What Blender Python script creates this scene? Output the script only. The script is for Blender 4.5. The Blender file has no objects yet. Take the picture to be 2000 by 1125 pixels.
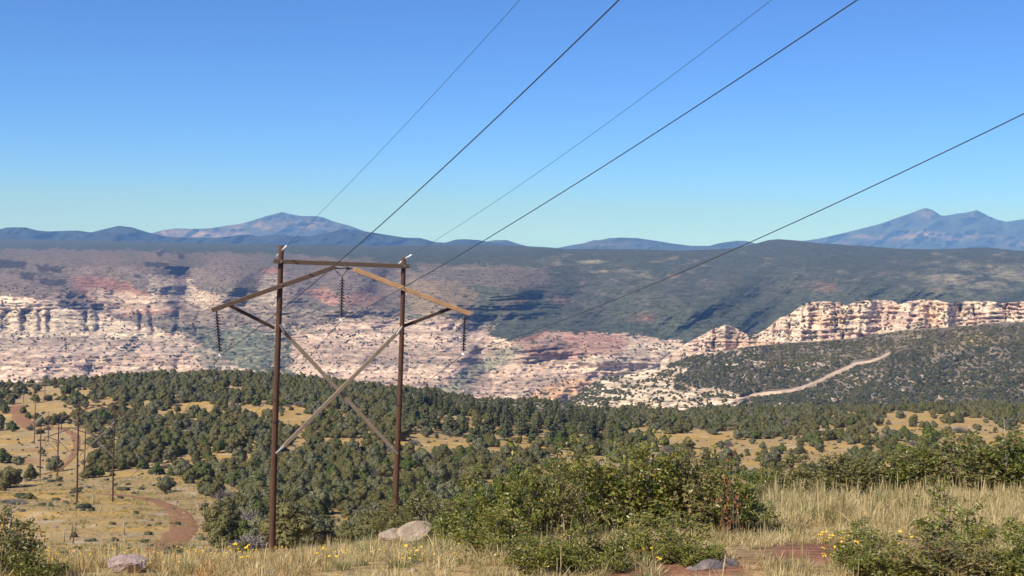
import bpy, math, random
import numpy as np
from mathutils import Matrix, Vector

# ------------------------------------------------------------------ camera, sky, sun, exposure
SC = bpy.context.scene
COL = SC.collection
FPX = 2670.0                                  # focal length in pixels of a 2000 px wide picture
PITCH, ROLL = math.radians(2.0), math.radians(1.2)
c_f = np.array([0, math.cos(PITCH), -math.sin(PITCH)])
_r0 = np.array([1.0, 0, 0]); _u0 = np.array([0, math.sin(PITCH), math.cos(PITCH)])
c_r = _r0 * math.cos(ROLL) + _u0 * math.sin(ROLL)
c_u = -_r0 * math.sin(ROLL) + _u0 * math.cos(ROLL)
cam_d = bpy.data.cameras.new('camera'); cam = bpy.data.objects.new('camera', cam_d); COL.objects.link(cam)
cam_d.sensor_width = 36.0; cam_d.lens = 36.0 * FPX / 2000.0
cam_d.clip_start = 0.2; cam_d.clip_end = 80000.0
cam.matrix_world = Matrix(((c_r[0], c_u[0], -c_f[0], 0), (c_r[1], c_u[1], -c_f[1], 0), (c_r[2], c_u[2], -c_f[2], 0), (0, 0, 0, 1)))
SC.camera = cam

SUN_EL = math.radians(40.0)
SUN_AZ = math.radians(226.0)                  # compass style: 0 = +Y (view direction), 90 = +X; sun stands left and a little behind
sun_vec = Vector((math.sin(SUN_AZ) * math.cos(SUN_EL), math.cos(SUN_AZ) * math.cos(SUN_EL), math.sin(SUN_EL)))
world = bpy.data.worlds.new('World'); SC.world = world; world.use_nodes = True
wn = world.node_tree.nodes; wl = world.node_tree.links
sky = wn.new('ShaderNodeTexSky'); sky.sky_type = 'NISHITA'; sky.sun_disc = False
sky.sun_elevation = SUN_EL; sky.sun_rotation = SUN_AZ
sky.altitude = 1900.0; sky.air_density = 0.6; sky.dust_density = 0.4; sky.ozone_density = 5.0
bg = wn['Background']; bg.inputs['Strength'].default_value = 0.100
tintn = wn.new('ShaderNodeMix'); tintn.data_type = 'RGBA'; tintn.blend_type = 'MULTIPLY'; tintn.inputs[0].default_value = 1.0
tintn.inputs[7].default_value = (0.500, 0.742, 1.02, 1)      # clear mountain air: a shade deeper than the model's blue
wl.new(sky.outputs['Color'], tintn.inputs[6]); wl.new(tintn.outputs[2], bg.inputs['Color'])
sl = bpy.data.lights.new('sun', 'SUN'); sl.energy = 4.2; sl.angle = math.radians(0.53); sl.color = (1.0, 0.93, 0.82)
so = bpy.data.objects.new('sun', sl); COL.objects.link(so)
so.rotation_euler = sun_vec.to_track_quat('Z', 'Y').to_euler()
SC.view_settings.view_transform = 'Standard'; SC.view_settings.look = 'None'
SC.view_settings.exposure = 0.75; SC.view_settings.gamma = 1.0; SC.view_settings.use_curve_mapping = False
SC.render.engine = 'CYCLES'
SC.cycles.max_bounces = 5; SC.cycles.diffuse_bounces = 2; SC.cycles.glossy_bounces = 1
SC.cycles.transmission_bounces = 2; SC.cycles.volume_bounces = 0; SC.cycles.transparent_max_bounces = 8
SC.cycles.use_denoising = True; SC.cycles.denoising_prefilter = 'ACCURATE'; SC.cycles.caustics_reflective = False; SC.cycles.caustics_refractive = False
SC.cycles.sample_clamp_indirect = 6.0

rng = np.random.default_rng(7)

# ------------------------------------------------------------------ projection helpers
def ray(px, py):
    px = np.asarray(px, float); py = np.asarray(py, float)
    a = (px - 1000) / FPX; b = (562.5 - py) / FPX
    return c_f + a[..., None] * c_r + b[..., None] * c_u
def pt(px, py, d):
    r = ray(px, py); return r * (np.asarray(d, float) / r[..., 1])[..., None]
def proj(p):
    p = np.asarray(p, float); z = p @ c_f
    return 1000 + FPX * (p @ c_r) / z, 562.5 - FPX * (p @ c_u) / z

# ------------------------------------------------------------------ noise
def _hash(ix, iy, seed):
    h = (ix.astype(np.int64) * 374761393 + iy.astype(np.int64) * 668265263 + seed * 974634777) & 0xFFFFFFFF
    h = ((h ^ (h >> 13)) * 1274126177) & 0xFFFFFFFF
    h = (h ^ (h >> 16)) & 0xFFFFFFFF
    return h.astype(np.float64) / 4294967295.0
def vnoise(x, y, seed=0):
    x = np.asarray(x, float); y = np.asarray(y, float); x, y = np.broadcast_arrays(x, y)
    ix = np.floor(x); iy = np.floor(y); fx = x - ix; fy = y - iy
    fx = fx * fx * fx * (fx * (fx * 6 - 15) + 10); fy = fy * fy * fy * (fy * (fy * 6 - 15) + 10)
    ix = ix.astype(np.int64); iy = iy.astype(np.int64)
    a = _hash(ix, iy, seed); b = _hash(ix + 1, iy, seed); c = _hash(ix, iy + 1, seed); d = _hash(ix + 1, iy + 1, seed)
    return (a + (b - a) * fx) * (1 - fy) + (c + (d - c) * fx) * fy
def fbm(x, y, octv=4, seed=0, gain=0.5):
    s = 0.0; a = 1.0; t = 0.0
    for k in range(octv):
        s = s + a * (vnoise(x * 2 ** k + 17.3 * k, y * 2 ** k - 9.1 * k, seed + k) * 2 - 1); t += a; a *= gain
    return s / t
def ridge(x, y, octv=4, seed=0):
    s = 0.0; a = 1.0; t = 0.0
    for k in range(octv):
        s = s + a * (1 - np.abs(vnoise(x * 2 ** k + 5.7 * k, y * 2 ** k + 3.3 * k, seed + k) * 2 - 1)); t += a; a *= 0.5
    return s / t
def sstep(a, b, x):
    t = np.clip((x - a) / (b - a), 0, 1); return t * t * (3 - 2 * t)

# ------------------------------------------------------------------ mesh helpers
def mesh_np(name, V, F, smooth=True, tint=None, colors=None, mats=()):
    """V (n,3); F list of int arrays (m,k)"""
    me = bpy.data.meshes.new(name)
    if not isinstance(F, (list, tuple)): F = [F]
    F = [np.asarray(f, np.int32) for f in F if len(f)]
    V = np.asarray(V, np.float32)
    me.vertices.add(len(V)); me.vertices.foreach_set('co', V.ravel())
    lv = np.concatenate([f.ravel() for f in F]); tot = np.concatenate([np.full(len(f), f.shape[1], np.int32) for f in F])
    st = np.concatenate([[0], np.cumsum(tot)[:-1]]).astype(np.int32)
    me.loops.add(len(lv)); me.loops.foreach_set('vertex_index', lv)
    me.polygons.add(len(tot)); me.polygons.foreach_set('loop_start', st)
    try: me.polygons.foreach_set('loop_total', tot)
    except Exception: pass
    me.polygons.foreach_set('use_smooth', np.full(len(tot), smooth, bool))
    if tint is not None:
        a = me.attributes.new('tint', 'FLOAT', 'POINT' if len(tint) == len(V) else 'FACE'); a.data.foreach_set('value', np.asarray(tint, np.float32))
    if colors is not None:
        c = np.ones((len(V), 4), np.float32); c[:, :3] = colors
        a = me.attributes.new('soil', 'FLOAT_COLOR', 'POINT'); a.data.foreach_set('color', c.ravel())
    me.update(calc_edges=True); me.validate()
    for m in mats: me.materials.append(m)
    return me
def grid_faces(nr, nc):
    i = np.arange(nr * nc).reshape(nr, nc)
    return np.stack([i[:-1, :-1].ravel(), i[:-1, 1:].ravel(), i[1:, 1:].ravel(), i[1:, :-1].ravel()], -1)
class MB:
    """collects tubes and boxes into one mesh"""
    def __init__(s): s.V = []; s.Q = []; s.T = []; s.n = 0
    def add(s, V, Q=None, T=None):
        s.V.append(np.asarray(V, float))
        if Q is not None and len(Q): s.Q.append(np.asarray(Q) + s.n)
        if T is not None and len(T): s.T.append(np.asarray(T) + s.n)
        s.n += len(V)
    def tube(s, P, r, k=8, cap=True):
        P = np.asarray(P, float); n = len(P); r = np.broadcast_to(np.asarray(r, float), (n,))
        t = np.gradient(P, axis=0); t /= np.linalg.norm(t, axis=1, keepdims=True) + 1e-12
        ref = np.where(np.abs(t[:, 2:3]) > 0.9, np.array([[1.0, 0, 0]]), np.array([[0, 0, 1.0]]))
        u = np.cross(t, ref); u /= np.linalg.norm(u, axis=1, keepdims=True); v = np.cross(t, u)
        an = np.arange(k) * 2 * math.pi / k
        V = P[:, None] + r[:, None, None] * (np.cos(an)[None, :, None] * u[:, None] + np.sin(an)[None, :, None] * v[:, None])
        V = V.reshape(-1, 3); i = np.arange(n * k).reshape(n, k); j = np.roll(i, -1, 1)
        Q = np.stack([i[:-1].ravel(), i[1:].ravel(), j[1:].ravel(), j[:-1].ravel()], -1)
        T = []
        if cap:
            V = np.vstack([V, P[0], P[-1]]); a = n * k; b = a + 1
            T = [[a, i[0, m], j[0, m]] for m in range(k)] + [[b, j[-1, m], i[-1, m]] for m in range(k)]
        s.add(V, Q, T); return s
    def beam(s, A, B, w, h, nrm, seg=8, wob=0.0, seed=0):
        """square timber from A to B; w along nrm (thickness), h across; chamfered profile"""
        A = np.asarray(A, float); B = np.asarray(B, float); t = B - A; L = np.linalg.norm(t); t /= L
        nrm = np.asarray(nrm, float); nrm = nrm - t * (nrm @ t); nrm /= np.linalg.norm(nrm); c = np.cross(t, nrm)
        ch = 0.12 * min(w, h); a = w / 2; b = h / 2
        prof = [(-a + ch, -b), (a - ch, -b), (a, -b + ch), (a, b - ch), (a - ch, b), (-a + ch, b), (-a, b - ch), (-a, -b + ch)]
        R = np.random.default_rng(seed); V = []
        for q in range(seg + 1):
            o = A + t * L * q / seg + (R.normal(0, wob, 3) if 0 < q < seg else 0); sc = 1 + (R.normal(0, wob * 2) if wob else 0)
            for (x, y) in prof: V.append(o + nrm * x * sc + c * y * sc)
        k = 8; n = seg + 1; i = np.arange(n * k).reshape(n, k); j = np.roll(i, -1, 1)
        Q = np.stack([i[:-1].ravel(), i[1:].ravel(), j[1:].ravel(), j[:-1].ravel()], -1)
        V += [A, B]; x = n * k
        T = [[x, i[0, m], j[0, m]] for m in range(k)] + [[x + 1, j[-1, m], i[-1, m]] for m in range(k)]
        s.add(V, Q, T); return s
    def mesh(s, name, mat, smooth=False):
        return mesh_np(name, np.vstack(s.V), [np.vstack(s.Q) if s.Q else [], np.vstack(s.T) if s.T else []], smooth, mats=[mat])
def tag(o, label=None, cat=None, group=None, kind=None):
    if label: o['label'] = label
    if cat: o['category'] = cat
    if group: o['group'] = group
    if kind: o['kind'] = kind
    return o
def link(name, me, parent=None, loc=(0, 0, 0)):
    o = bpy.data.objects.new(name, me); COL.objects.link(o); o.location = loc
    if parent: o.parent = parent
    return o
def empty(name, loc, rz=0.0):
    o = bpy.data.objects.new(name, None); COL.objects.link(o); o.location = loc; o.rotation_euler = (0, 0, rz); o.empty_display_size = 0.3
    return o

# ------------------------------------------------------------------ materials
class Mat:
    def __init__(s, name, rough=0.9, spec=0.1):
        s.m = bpy.data.materials.new(name); s.m.use_nodes = True; s.t = s.m.node_tree; s.n = s.t.nodes; s.l = s.t.links
        s.b = s.n['Principled BSDF']; s.b.inputs['Roughness'].default_value = rough
        s.b.inputs['Specular IOR Level'].default_value = spec
    def new(s, ty, **k):
        n = s.n.new(ty)
        for a, v in k.items():
            if a in n.inputs: n.inputs[a].default_value = v
            else: setattr(n, a, v)
        return n
    def coord(s, scale=(1, 1, 1), obj=True):
        tc = s.new('ShaderNodeTexCoord'); mp = s.new('ShaderNodeMapping'); mp.inputs['Scale'].default_value = scale
        s.l.new(tc.outputs['Object' if obj else 'Generated'], mp.inputs['Vector']); return mp.outputs['Vector']
    def noise(s, vec, scale, detail=4, rough=0.55, dist=0.0):
        n = s.new('ShaderNodeTexNoise'); n.inputs['Scale'].default_value = scale; n.inputs['Detail'].default_value = detail
        n.inputs['Roughness'].default_value = rough; n.inputs['Distortion'].default_value = dist
        s.l.new(vec, n.inputs['Vector']); return n.outputs['Fac']
    def ramp(s, fac, stops):
        r = s.new('ShaderNodeValToRGB'); e = r.color_ramp.elements
        while len(e) < len(stops): e.new(0.5)
        for x, (p, c) in zip(e, stops): x.position = p; x.color = (*c, 1) if len(c) == 3 else c
        s.l.new(fac, r.inputs['Fac']); return r.outputs['Color']
    def mix(s, fac, a, b, mode='MIX'):
        m = s.new('ShaderNodeMix', data_type='RGBA', blend_type=mode)
        for v, i in ((fac, 0), (a, 6), (b, 7)):
            if hasattr(v, 'links') or hasattr(v, 'is_linked'): s.l.new(v, m.inputs[i])
            else: m.inputs[i].default_value = v if i == 0 else (*v, 1)
        return m.outputs[2]
    def math(s, op, a, b=0.0, c=None):
        m = s.new('ShaderNodeMath', operation=op)
        for i, v in enumerate((a, b) if c is None else (a, b, c)):
            if hasattr(v, 'is_linked'): s.l.new(v, m.inputs[i])
            else: m.inputs[i].default_value = v
        return m.outputs[0]
    def attr(s, name, out='Fac'):
        a = s.new('ShaderNodeAttribute'); a.attribute_name = name; return a.outputs[out]
    def rand(s):
        return s.new('ShaderNodeObjectInfo').outputs['Random']
    def base(s, c):
        if hasattr(c, 'is_linked'): s.l.new(c, s.b.inputs['Base Color'])
        else: s.b.inputs['Base Color'].default_value = (*c, 1)
        return s
    def bump(s, h, dist, strength=1.0):
        b = s.new('ShaderNodeBump'); b.inputs['Distance'].default_value = dist; b.inputs['Strength'].default_value = strength
        s.l.new(h, b.inputs['Height']); s.l.new(b.outputs['Normal'], s.b.inputs['Normal']); return s

def foliage_mat(name, stops, trans=0.15, rough=0.7, spec=0.15, rnd=0.45, tnt=0.55):
    """leaf colour varies leaf by leaf (tint) and plant by plant (random)"""
    M = Mat(name, rough, spec)
    f = M.math('ADD', M.math('MULTIPLY', M.attr('tint'), tnt), M.math('MULTIPLY', M.rand(), rnd))
    c = M.ramp(f, stops); M.base(c)
    tr = M.new('ShaderNodeBsdfTranslucent'); M.l.new(c, tr.inputs['Color'])
    mx = M.new('ShaderNodeMixShader'); mx.inputs[0].default_value = trans
    M.l.new(M.b.outputs[0], mx.inputs[1]); M.l.new(tr.outputs[0], mx.inputs[2])
    M.l.new(mx.outputs[0], M.n['Material Output'].inputs['Surface'])
    return M.m
def wood_mat(name, dark, light, rough=0.9, axis='z'):
    M = Mat(name, rough, 0.15)
    v = M.coord((14, 14, 0.7) if axis == 'z' else (1.2, 14, 14))
    g = M.noise(v, 2.2, 6, 0.65, 0.4); w = M.noise(M.coord((1, 1, 1)), 0.7, 3)
    c = M.ramp(g, [(0.3, dark), (0.72, light)])
    c = M.mix(M.math('MULTIPLY', w, 0.55), c, tuple(0.6 * a + 0.4 * b for a, b in zip(dark, light)))
    M.base(c); M.bump(g, 0.012, 0.8); return M.m
def plain_mat(name, c, rough=0.6, spec=0.3, metal=0.0):
    M = Mat(name, rough, spec); M.b.inputs['Metallic'].default_value = metal
    n = M.noise(M.coord(), 9.0, 4)
    M.base(M.mix(n, tuple(0.8 * x for x in c), tuple(min(1, 1.2 * x) for x in c))); return M.m

MT = {}
MT['pole_wood'] = wood_mat('pole_wood', (0.036, 0.018, 0.012), (0.145, 0.076, 0.048))
MT['pole_wood_grey'] = wood_mat('pole_wood_grey', (0.075, 0.048, 0.032), (0.19, 0.125, 0.085))
MT['beam_brown'] = wood_mat('beam_brown', (0.075, 0.047, 0.032), (0.185, 0.125, 0.085), axis='x')
MT['beam_tan'] = wood_mat('beam_tan', (0.36, 0.185, 0.09), (0.70, 0.44, 0.24), axis='x')
MT['beam_grey'] = wood_mat('beam_grey', (0.17, 0.125, 0.09), (0.36, 0.28, 0.21), axis='x')
MT['beam_dark'] = wood_mat('beam_dark', (0.05, 0.034, 0.026), (0.105, 0.07, 0.055), axis='x')
MT['porcelain'] = plain_mat('porcelain', (0.045, 0.032, 0.028), 0.25, 0.5)
MT['steel'] = plain_mat('steel', (0.30, 0.30, 0.30), 0.5, 0.5, 0.6)
MT['iron'] = plain_mat('iron', (0.035, 0.03, 0.028), 0.6, 0.4, 0.3)
MT['white_sleeve'] = plain_mat('white_sleeve', (0.80, 0.80, 0.80), 0.4, 0.4)
MT['aluminium'] = plain_mat('aluminium', (0.038, 0.045, 0.056), 0.65, 0.2, 0.0)

JUN = [(0.05, (0.125, 0.124, 0.052)), (0.45, (0.185, 0.174, 0.070)), (0.80, (0.245, 0.218, 0.090)), (1.0, (0.29, 0.25, 0.12))]
MT['juniper'] = foliage_mat('juniper_foliage', JUN, 0.42)
MT['juniper_grey'] = foliage_mat('juniper_grey_foliage', [(0.05, (0.110, 0.116, 0.064)), (0.5, (0.165, 0.165, 0.088)), (1.0, (0.23, 0.22, 0.125))], 0.25)
MT['juniper_bright'] = foliage_mat('juniper_bright_foliage', [(0.05, (0.075, 0.105, 0.030)), (0.5, (0.125, 0.152, 0.044)), (1.0, (0.19, 0.20, 0.07))], 0.3)
MT['pine'] = foliage_mat('pine_foliage', [(0.0, (0.070, 0.085, 0.042)), (0.6, (0.115, 0.125, 0.058)), (1.0, (0.16, 0.16, 0.08))], 0.2)
MT['grey_twigs'] = foliage_mat('grey_twigs', [(0.0, (0.10, 0.085, 0.075)), (0.6, (0.19, 0.165, 0.15)), (1.0, (0.27, 0.245, 0.23))], 0.05)
MT['sage'] = foliage_mat('sage_foliage', [(0.0, (0.055, 0.065, 0.035)), (0.6, (0.10, 0.11, 0.065)), (1.0, (0.16, 0.155, 0.09))], 0.08)
MT['gold_bush'] = foliage_mat('gold_bush', [(0.0, (0.30, 0.17, 0.03)), (0.6, (0.52, 0.30, 0.05)), (1.0, (0.66, 0.42, 0.09))], 0.15)
MT['scrub'] = foliage_mat('scrub_foliage', [(0.0, (0.055, 0.066, 0.038)), (0.6, (0.085, 0.095, 0.055)), (1.0, (0.12, 0.125, 0.07))], 0.15)
MT['oak'] = foliage_mat('oak_foliage', [(0.0, (0.075, 0.112, 0.020)), (0.40, (0.155, 0.188, 0.032)), (0.66, (0.260, 0.250, 0.052)), (0.86, (0.34, 0.26, 0.07)), (1.0, (0.44, 0.32, 0.15))], 0.40, 0.34, 0.5, 0.24, 0.80)
MT['oak_dry'] = foliage_mat('oak_dry_foliage', [(0.0, (0.085, 0.097, 0.028)), (0.35, (0.150, 0.150, 0.040)), (0.60, (0.215, 0.185, 0.060)), (0.82, (0.27, 0.20, 0.08)), (1.0, (0.36, 0.26, 0.14))], 0.30, 0.38, 0.4, 0.24, 0.80)
MT['red_leaves'] = foliage_mat('red_leaves', [(0.0, (0.17, 0.085, 0.035)), (1.0, (0.38, 0.19, 0.09))], 0.2)
MT['grass'] = foliage_mat('dry_grass', [(0.0, (0.16, 0.155, 0.06)), (0.28, (0.33, 0.27, 0.12)), (0.62, (0.55, 0.43, 0.22)), (1.0, (0.72, 0.58, 0.33))], 0.30, 0.6, 0.2, 0.55, 0.45)
MT['green_grass'] = foliage_mat('green_grass', [(0.0, (0.12, 0.15, 0.05)), (0.6, (0.22, 0.24, 0.09)), (1.0, (0.40, 0.36, 0.16))], 0.30, 0.6, 0.2)
MT['orange_grass'] = foliage_mat('orange_grass', [(0.0, (0.34, 0.20, 0.07)), (0.6, (0.52, 0.32, 0.13)), (1.0, (0.68, 0.46, 0.21))], 0.30, 0.6, 0.2)
MT['bark'] = wood_mat('bark', (0.06, 0.045, 0.035), (0.17, 0.135, 0.11))
MT['pale_bark'] = wood_mat('pale_bark', (0.22, 0.19, 0.16), (0.48, 0.43, 0.37))
MT['petal'] = plain_mat('petal', (0.80, 0.46, 0.03), 0.6, 0.2)
MT['stem'] = plain_mat('stem', (0.13, 0.15, 0.05), 0.7, 0.2)

def ground_mat():
    M = Mat('ground_soil', 0.95, 0.05)
    c = M.attr('soil', 'Color'); v = M.coord()
    n1 = M.noise(v, 2.6, 5, 0.65); n2 = M.noise(v, 0.55, 4, 0.6); n3 = M.noise(v, 16.0, 3, 0.6)
    c2 = M.mix(0.85, c, M.ramp(n1, [(0.30, (0.52, 0.53, 0.50)), (0.5, (0.95, 0.94, 0.92)), (0.72, (1.35, 1.30, 1.20))]), 'MULTIPLY')
    c2 = M.mix(0.55, c2, M.ramp(n2, [(0.30, (0.72, 0.78, 0.76)), (0.7, (1.22, 1.15, 1.05))]), 'MULTIPLY')
    c2 = M.mix(0.5, c2, M.ramp(n3, [(0.32, (0.62, 0.62, 0.62)), (0.7, (1.2, 1.2, 1.2))]), 'MULTIPLY')
    M.base(c2); M.bump(n1, 0.25, 0.6); return M.m
def rock_mat(name, fine=0.035, streak=5.0, amp=4.0):
    """land with its own soil map; fine layered ledges across the rock"""
    M = Mat(name, 0.95, 0.05)
    c = M.attr('soil', 'Color'); v = M.coord((1, 1, streak)); v1 = M.coord()
    n1 = M.noise(v, fine, 6, 0.68, 0.3); n2 = M.noise(v1, fine * 2.4, 5, 0.7)
    c2 = M.mix(0.9, c, M.ramp(n1, [(0.36, (0.50, 0.48, 0.49)), (0.47, (1.0, 0.99, 0.98)), (0.60, (1.42, 1.38, 1.32))]), 'MULTIPLY')
    c2 = M.mix(0.8, c2, M.ramp(n2, [(0.36, (0.50, 0.54, 0.53)), (0.46, (0.98, 0.98, 0.97)), (0.62, (1.26, 1.24, 1.20))]), 'MULTIPLY')
    M.base(c2); M.bump(M.math('ADD', n1, n2), amp, 0.75); return M.m
MT['ground'] = ground_mat()
MT['canyon'] = rock_mat('canyon_rock', 0.045, 5.5, 3.5)
MT['cliff'] = rock_mat('cliff_rock', 0.06, 5.0, 3.0)
MT['hillside'] = rock_mat('hillside_rock', 0.06, 3.5, 2.5)
MT['mountain'] = rock_mat('mountain_rock', 0.0035, 1.0, 60.0)
def road_mat():
    M = Mat('red_dirt', 0.95, 0.05); v = M.coord(); n = M.noise(v, 1.3, 5, 0.65); n2 = M.noise(v, 7.0, 3)
    c = M.ramp(n, [(0.3, (0.19, 0.095, 0.052)), (0.55, (0.275, 0.150, 0.083)), (0.8, (0.36, 0.235, 0.135))])
    M.base(M.mix(0.4, c, M.ramp(n2, [(0.3, (0.7, 0.7, 0.7)), (0.7, (1.2, 1.2, 1.2))]), 'MULTIPLY')); M.bump(n, 0.1, 0.5); return M.m
MT['road'] = road_mat()
def pale_road_mat():
    M = Mat('pale_dirt', 0.95, 0.05); n = M.noise(M.coord(), 0.25, 5, 0.65)
    M.base(M.ramp(n, [(0.3, (0.40, 0.29, 0.20)), (0.7, (0.58, 0.45, 0.34))])); return M.m
MT['pale_road'] = pale_road_mat()
def stone_mat(name, a, b, lich):
    M = Mat(name, 0.9, 0.1); v = M.coord(); n = M.noise(v, 5.0, 6, 0.65); n2 = M.noise(v, 2.2, 4, 0.6, 0.5)
    c = M.ramp(n, [(0.3, a), (0.7, b)]); c = M.mix(M.ramp(n2, [(0.52, (0, 0, 0)), (0.64, (1, 1, 1))]), c, lich)
    M.base(c); M.bump(n, 0.03, 0.9); return M.m
MT['stone_pink'] = stone_mat('stone_pink', (0.25, 0.18, 0.165), (0.39, 0.30, 0.275), (0.40, 0.33, 0.30))
MT['stone_tan'] = stone_mat('stone_tan', (0.21, 0.165, 0.125), (0.37, 0.295, 0.23), (0.52, 0.33, 0.12))
MT['stone_grey'] = stone_mat('stone_grey', (0.11, 0.09, 0.09), (0.20, 0.17, 0.165), (0.30, 0.22, 0.18))

# ------------------------------------------------------------------ near ground
GPX = np.array([-400, 0, 120, 250, 500, 750, 1000, 1250, 1500, 1750, 2000, 2400], float)
GT = [
 (16,  [1120, 1120, 1120, 1120, 1120, 1118, 1118, 1120, 1122, 1124, 1126, 1130]),
 (18,  [1106, 1105, 1105, 1105, 1103, 1092, 1086, 1084, 1084, 1086, 1088, 1092]),
 (25,  [1103, 1102, 1102, 1102, 1100, 1072, 1045, 1036, 1031, 1030, 1032, 1036]),
 (35,  [1103, 1102, 1102, 1102, 1100, 1068, 1025, 1000, 969, 964, 964, 966]),
 (44,  [1102, 1101, 1101, 1101, 1100, 1070, 1024, 1000, 972, 968, 968, 970]),
 (70,  [1094, 1094, 1094, 1094, 1092, 1070, 1050, 1025, 990, 980, 976, 975]),
 (130, [1092, 1092, 1092, 1092, 1085, 1058, 1020, 992, 978, 970, 962, 960]),
 (185, [1072, 1072, 1072, 1070, 1058, 1040, 1005, 982, 972, 962, 953, 950]),
 (225, [1015, 1015, 1013, 1013, 1020, 1018, 985, 970, 966, 957, 946, 942]),
 (265, [973, 973, 974, 975, 985, 978, 958, 955, 955, 948, 938, 934]),
 (350, [936, 936, 935, 920, 905, 900, 908, 915, 918, 905, 895, 890]),
 (400, [908, 905, 902, 878, 868, 865, 880, 892, 895, 878, 868, 862]),
 (450, [875, 872, 866, 850, 832, 838, 858, 866, 866, 851, 840, 836]),
 (540, [832, 828, 824, 806, 786, 800, 824, 830, 830, 819, 811, 808]),
 (640, [782, 780, 772, 757, 750, 774, 802, 812, 810, 803, 797, 796]),
 (720, [756, 752, 744, 730, 727, 757, 790, 806, 802, 797, 793, 792]),
 (780, [775, 770, 762, 750, 750, 785, 815, 830, 826, 822, 818, 816]),
 (900, [900, 900, 900, 900, 900, 905, 920, 925, 925, 920, 920, 920]),
 (1150, [990, 990, 990, 990, 990, 990, 990, 990, 990, 990, 990, 990])]
_ld = np.log(np.array([g[0] for g in GT], float)); _gy = np.array([g[1] for g in GT], float)
ND, NP = 420, 180
_LD = np.linspace(_ld[0], _ld[-1], ND); _PX = np.linspace(-400, 2400, NP)
_tmp = np.array([np.interp(_PX, GPX, r) for r in _gy])
_TAB = np.array([np.interp(_LD, _ld, _tmp[:, k]) for k in range(NP)]).T
def _blur(a, s, ax):
    k = np.exp(-0.5 * (np.arange(-3 * s, 3 * s + 1) / s) ** 2); k /= k.sum()
    p = [(0, 0), (0, 0)]; p[ax] = (3 * s, 3 * s); b = np.pad(a, p, mode='edge')
    return np.apply_along_axis(lambda r: np.convolve(r, k, 'valid'), ax, b)
_TAB = _blur(_blur(_TAB, 4, 0), 5, 1)
def _table(px, d):
    i = np.clip((np.log(d) - _LD[0]) / (_LD[1] - _LD[0]), 0, ND - 1.001); j = np.clip((px + 400) / (_PX[1] - _PX[0]), 0, NP - 1.001)
    i0 = i.astype(int); j0 = j.astype(int); a = i - i0; b = j - j0
    y = (_TAB[i0, j0] * (1 - a) + _TAB[i0 + 1, j0] * a) * (1 - b) + (_TAB[i0, j0 + 1] * (1 - a) + _TAB[i0 + 1, j0 + 1] * a) * b
    return y - 17 * np.exp(-((px - 1055) / 80.0) ** 2) * sstep(590, 720, d) - 8 * np.exp(-((px - 900) / 60.0) ** 2) * sstep(590, 720, d)
def ground_z(X, Y):
    X = np.asarray(X, float); Y = np.asarray(Y, float); X, Y = np.broadcast_arrays(X, Y)
    d = np.maximum(Y, 16.0); px = 1000 + FPX * X / np.maximum(Y, 16.0)
    for _ in range(3):
        py = _table(px, d); r = ray(px, py); px = px - (r[..., 0] / r[..., 1] - X / d) * FPX
    z = r[..., 2] / r[..., 1] * d
    zp = -1.72 - 0.1375 * Y
    w = sstep(14.0, 17.0, Y); z = zp * (1 - w) + z * w
    amp = np.clip(Y / 250.0, 0.06, 1.0)
    z = z + amp * 0.55 * fbm(X / 16.0, Y / 16.0, 3, 3) + np.clip(Y / 60, 0.3, 1) * 0.10 * fbm(X / 2.2, Y / 2.2, 3, 5)
    return z
def on_ground(px, py, lo=14.5, hi=760.0):
    """first point of the ground met by the line of sight"""
    d = np.exp(np.linspace(math.log(lo), math.log(hi), 900)); p = pt(px, py, d)
    g = ground_z(p[:, 0], p[:, 1]); k = np.nonzero(p[:, 2] <= g)[0]
    k = k[0] if len(k) else len(d) - 1
    return np.array([p[k, 0], p[k, 1], g[k]])

rows = np.concatenate([np.linspace(-12, 13.5, 14), np.arange(14, 60, 0.30), np.arange(60, 180, 1.5), np.arange(180, 290, 0.9), np.arange(290, 470, 1.3), np.arange(470, 760, 1.9), np.linspace(762, 1150, 30)])
us = np.linspace(-0.74, 0.74, 430)
YY = np.repeat(rows[:, None], len(us), 1); XX = us[None, :] * (YY + 22.0)
ZZ = ground_z(XX, YY); GV = np.stack([XX, YY, ZZ], -1).reshape(-1, 3)

def in_poly(px, py, poly):
    poly = np.asarray(poly, float); inside = np.zeros(px.shape, bool); n = len(poly); j = n - 1
    for i in range(n):
        xi, yi = poly[i]; xj, yj = poly[j]
        c = ((yi > py) != (yj > py)) & (px < (xj - xi) * (py - yi) / (yj - yi + 1e-9) + xi)
        inside ^= c; j = i
    return inside
def blob(px, py, cx, cy, rx, ry): return np.exp(-(((px - cx) / rx) ** 2 + ((py - cy) / ry) ** 2))

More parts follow.
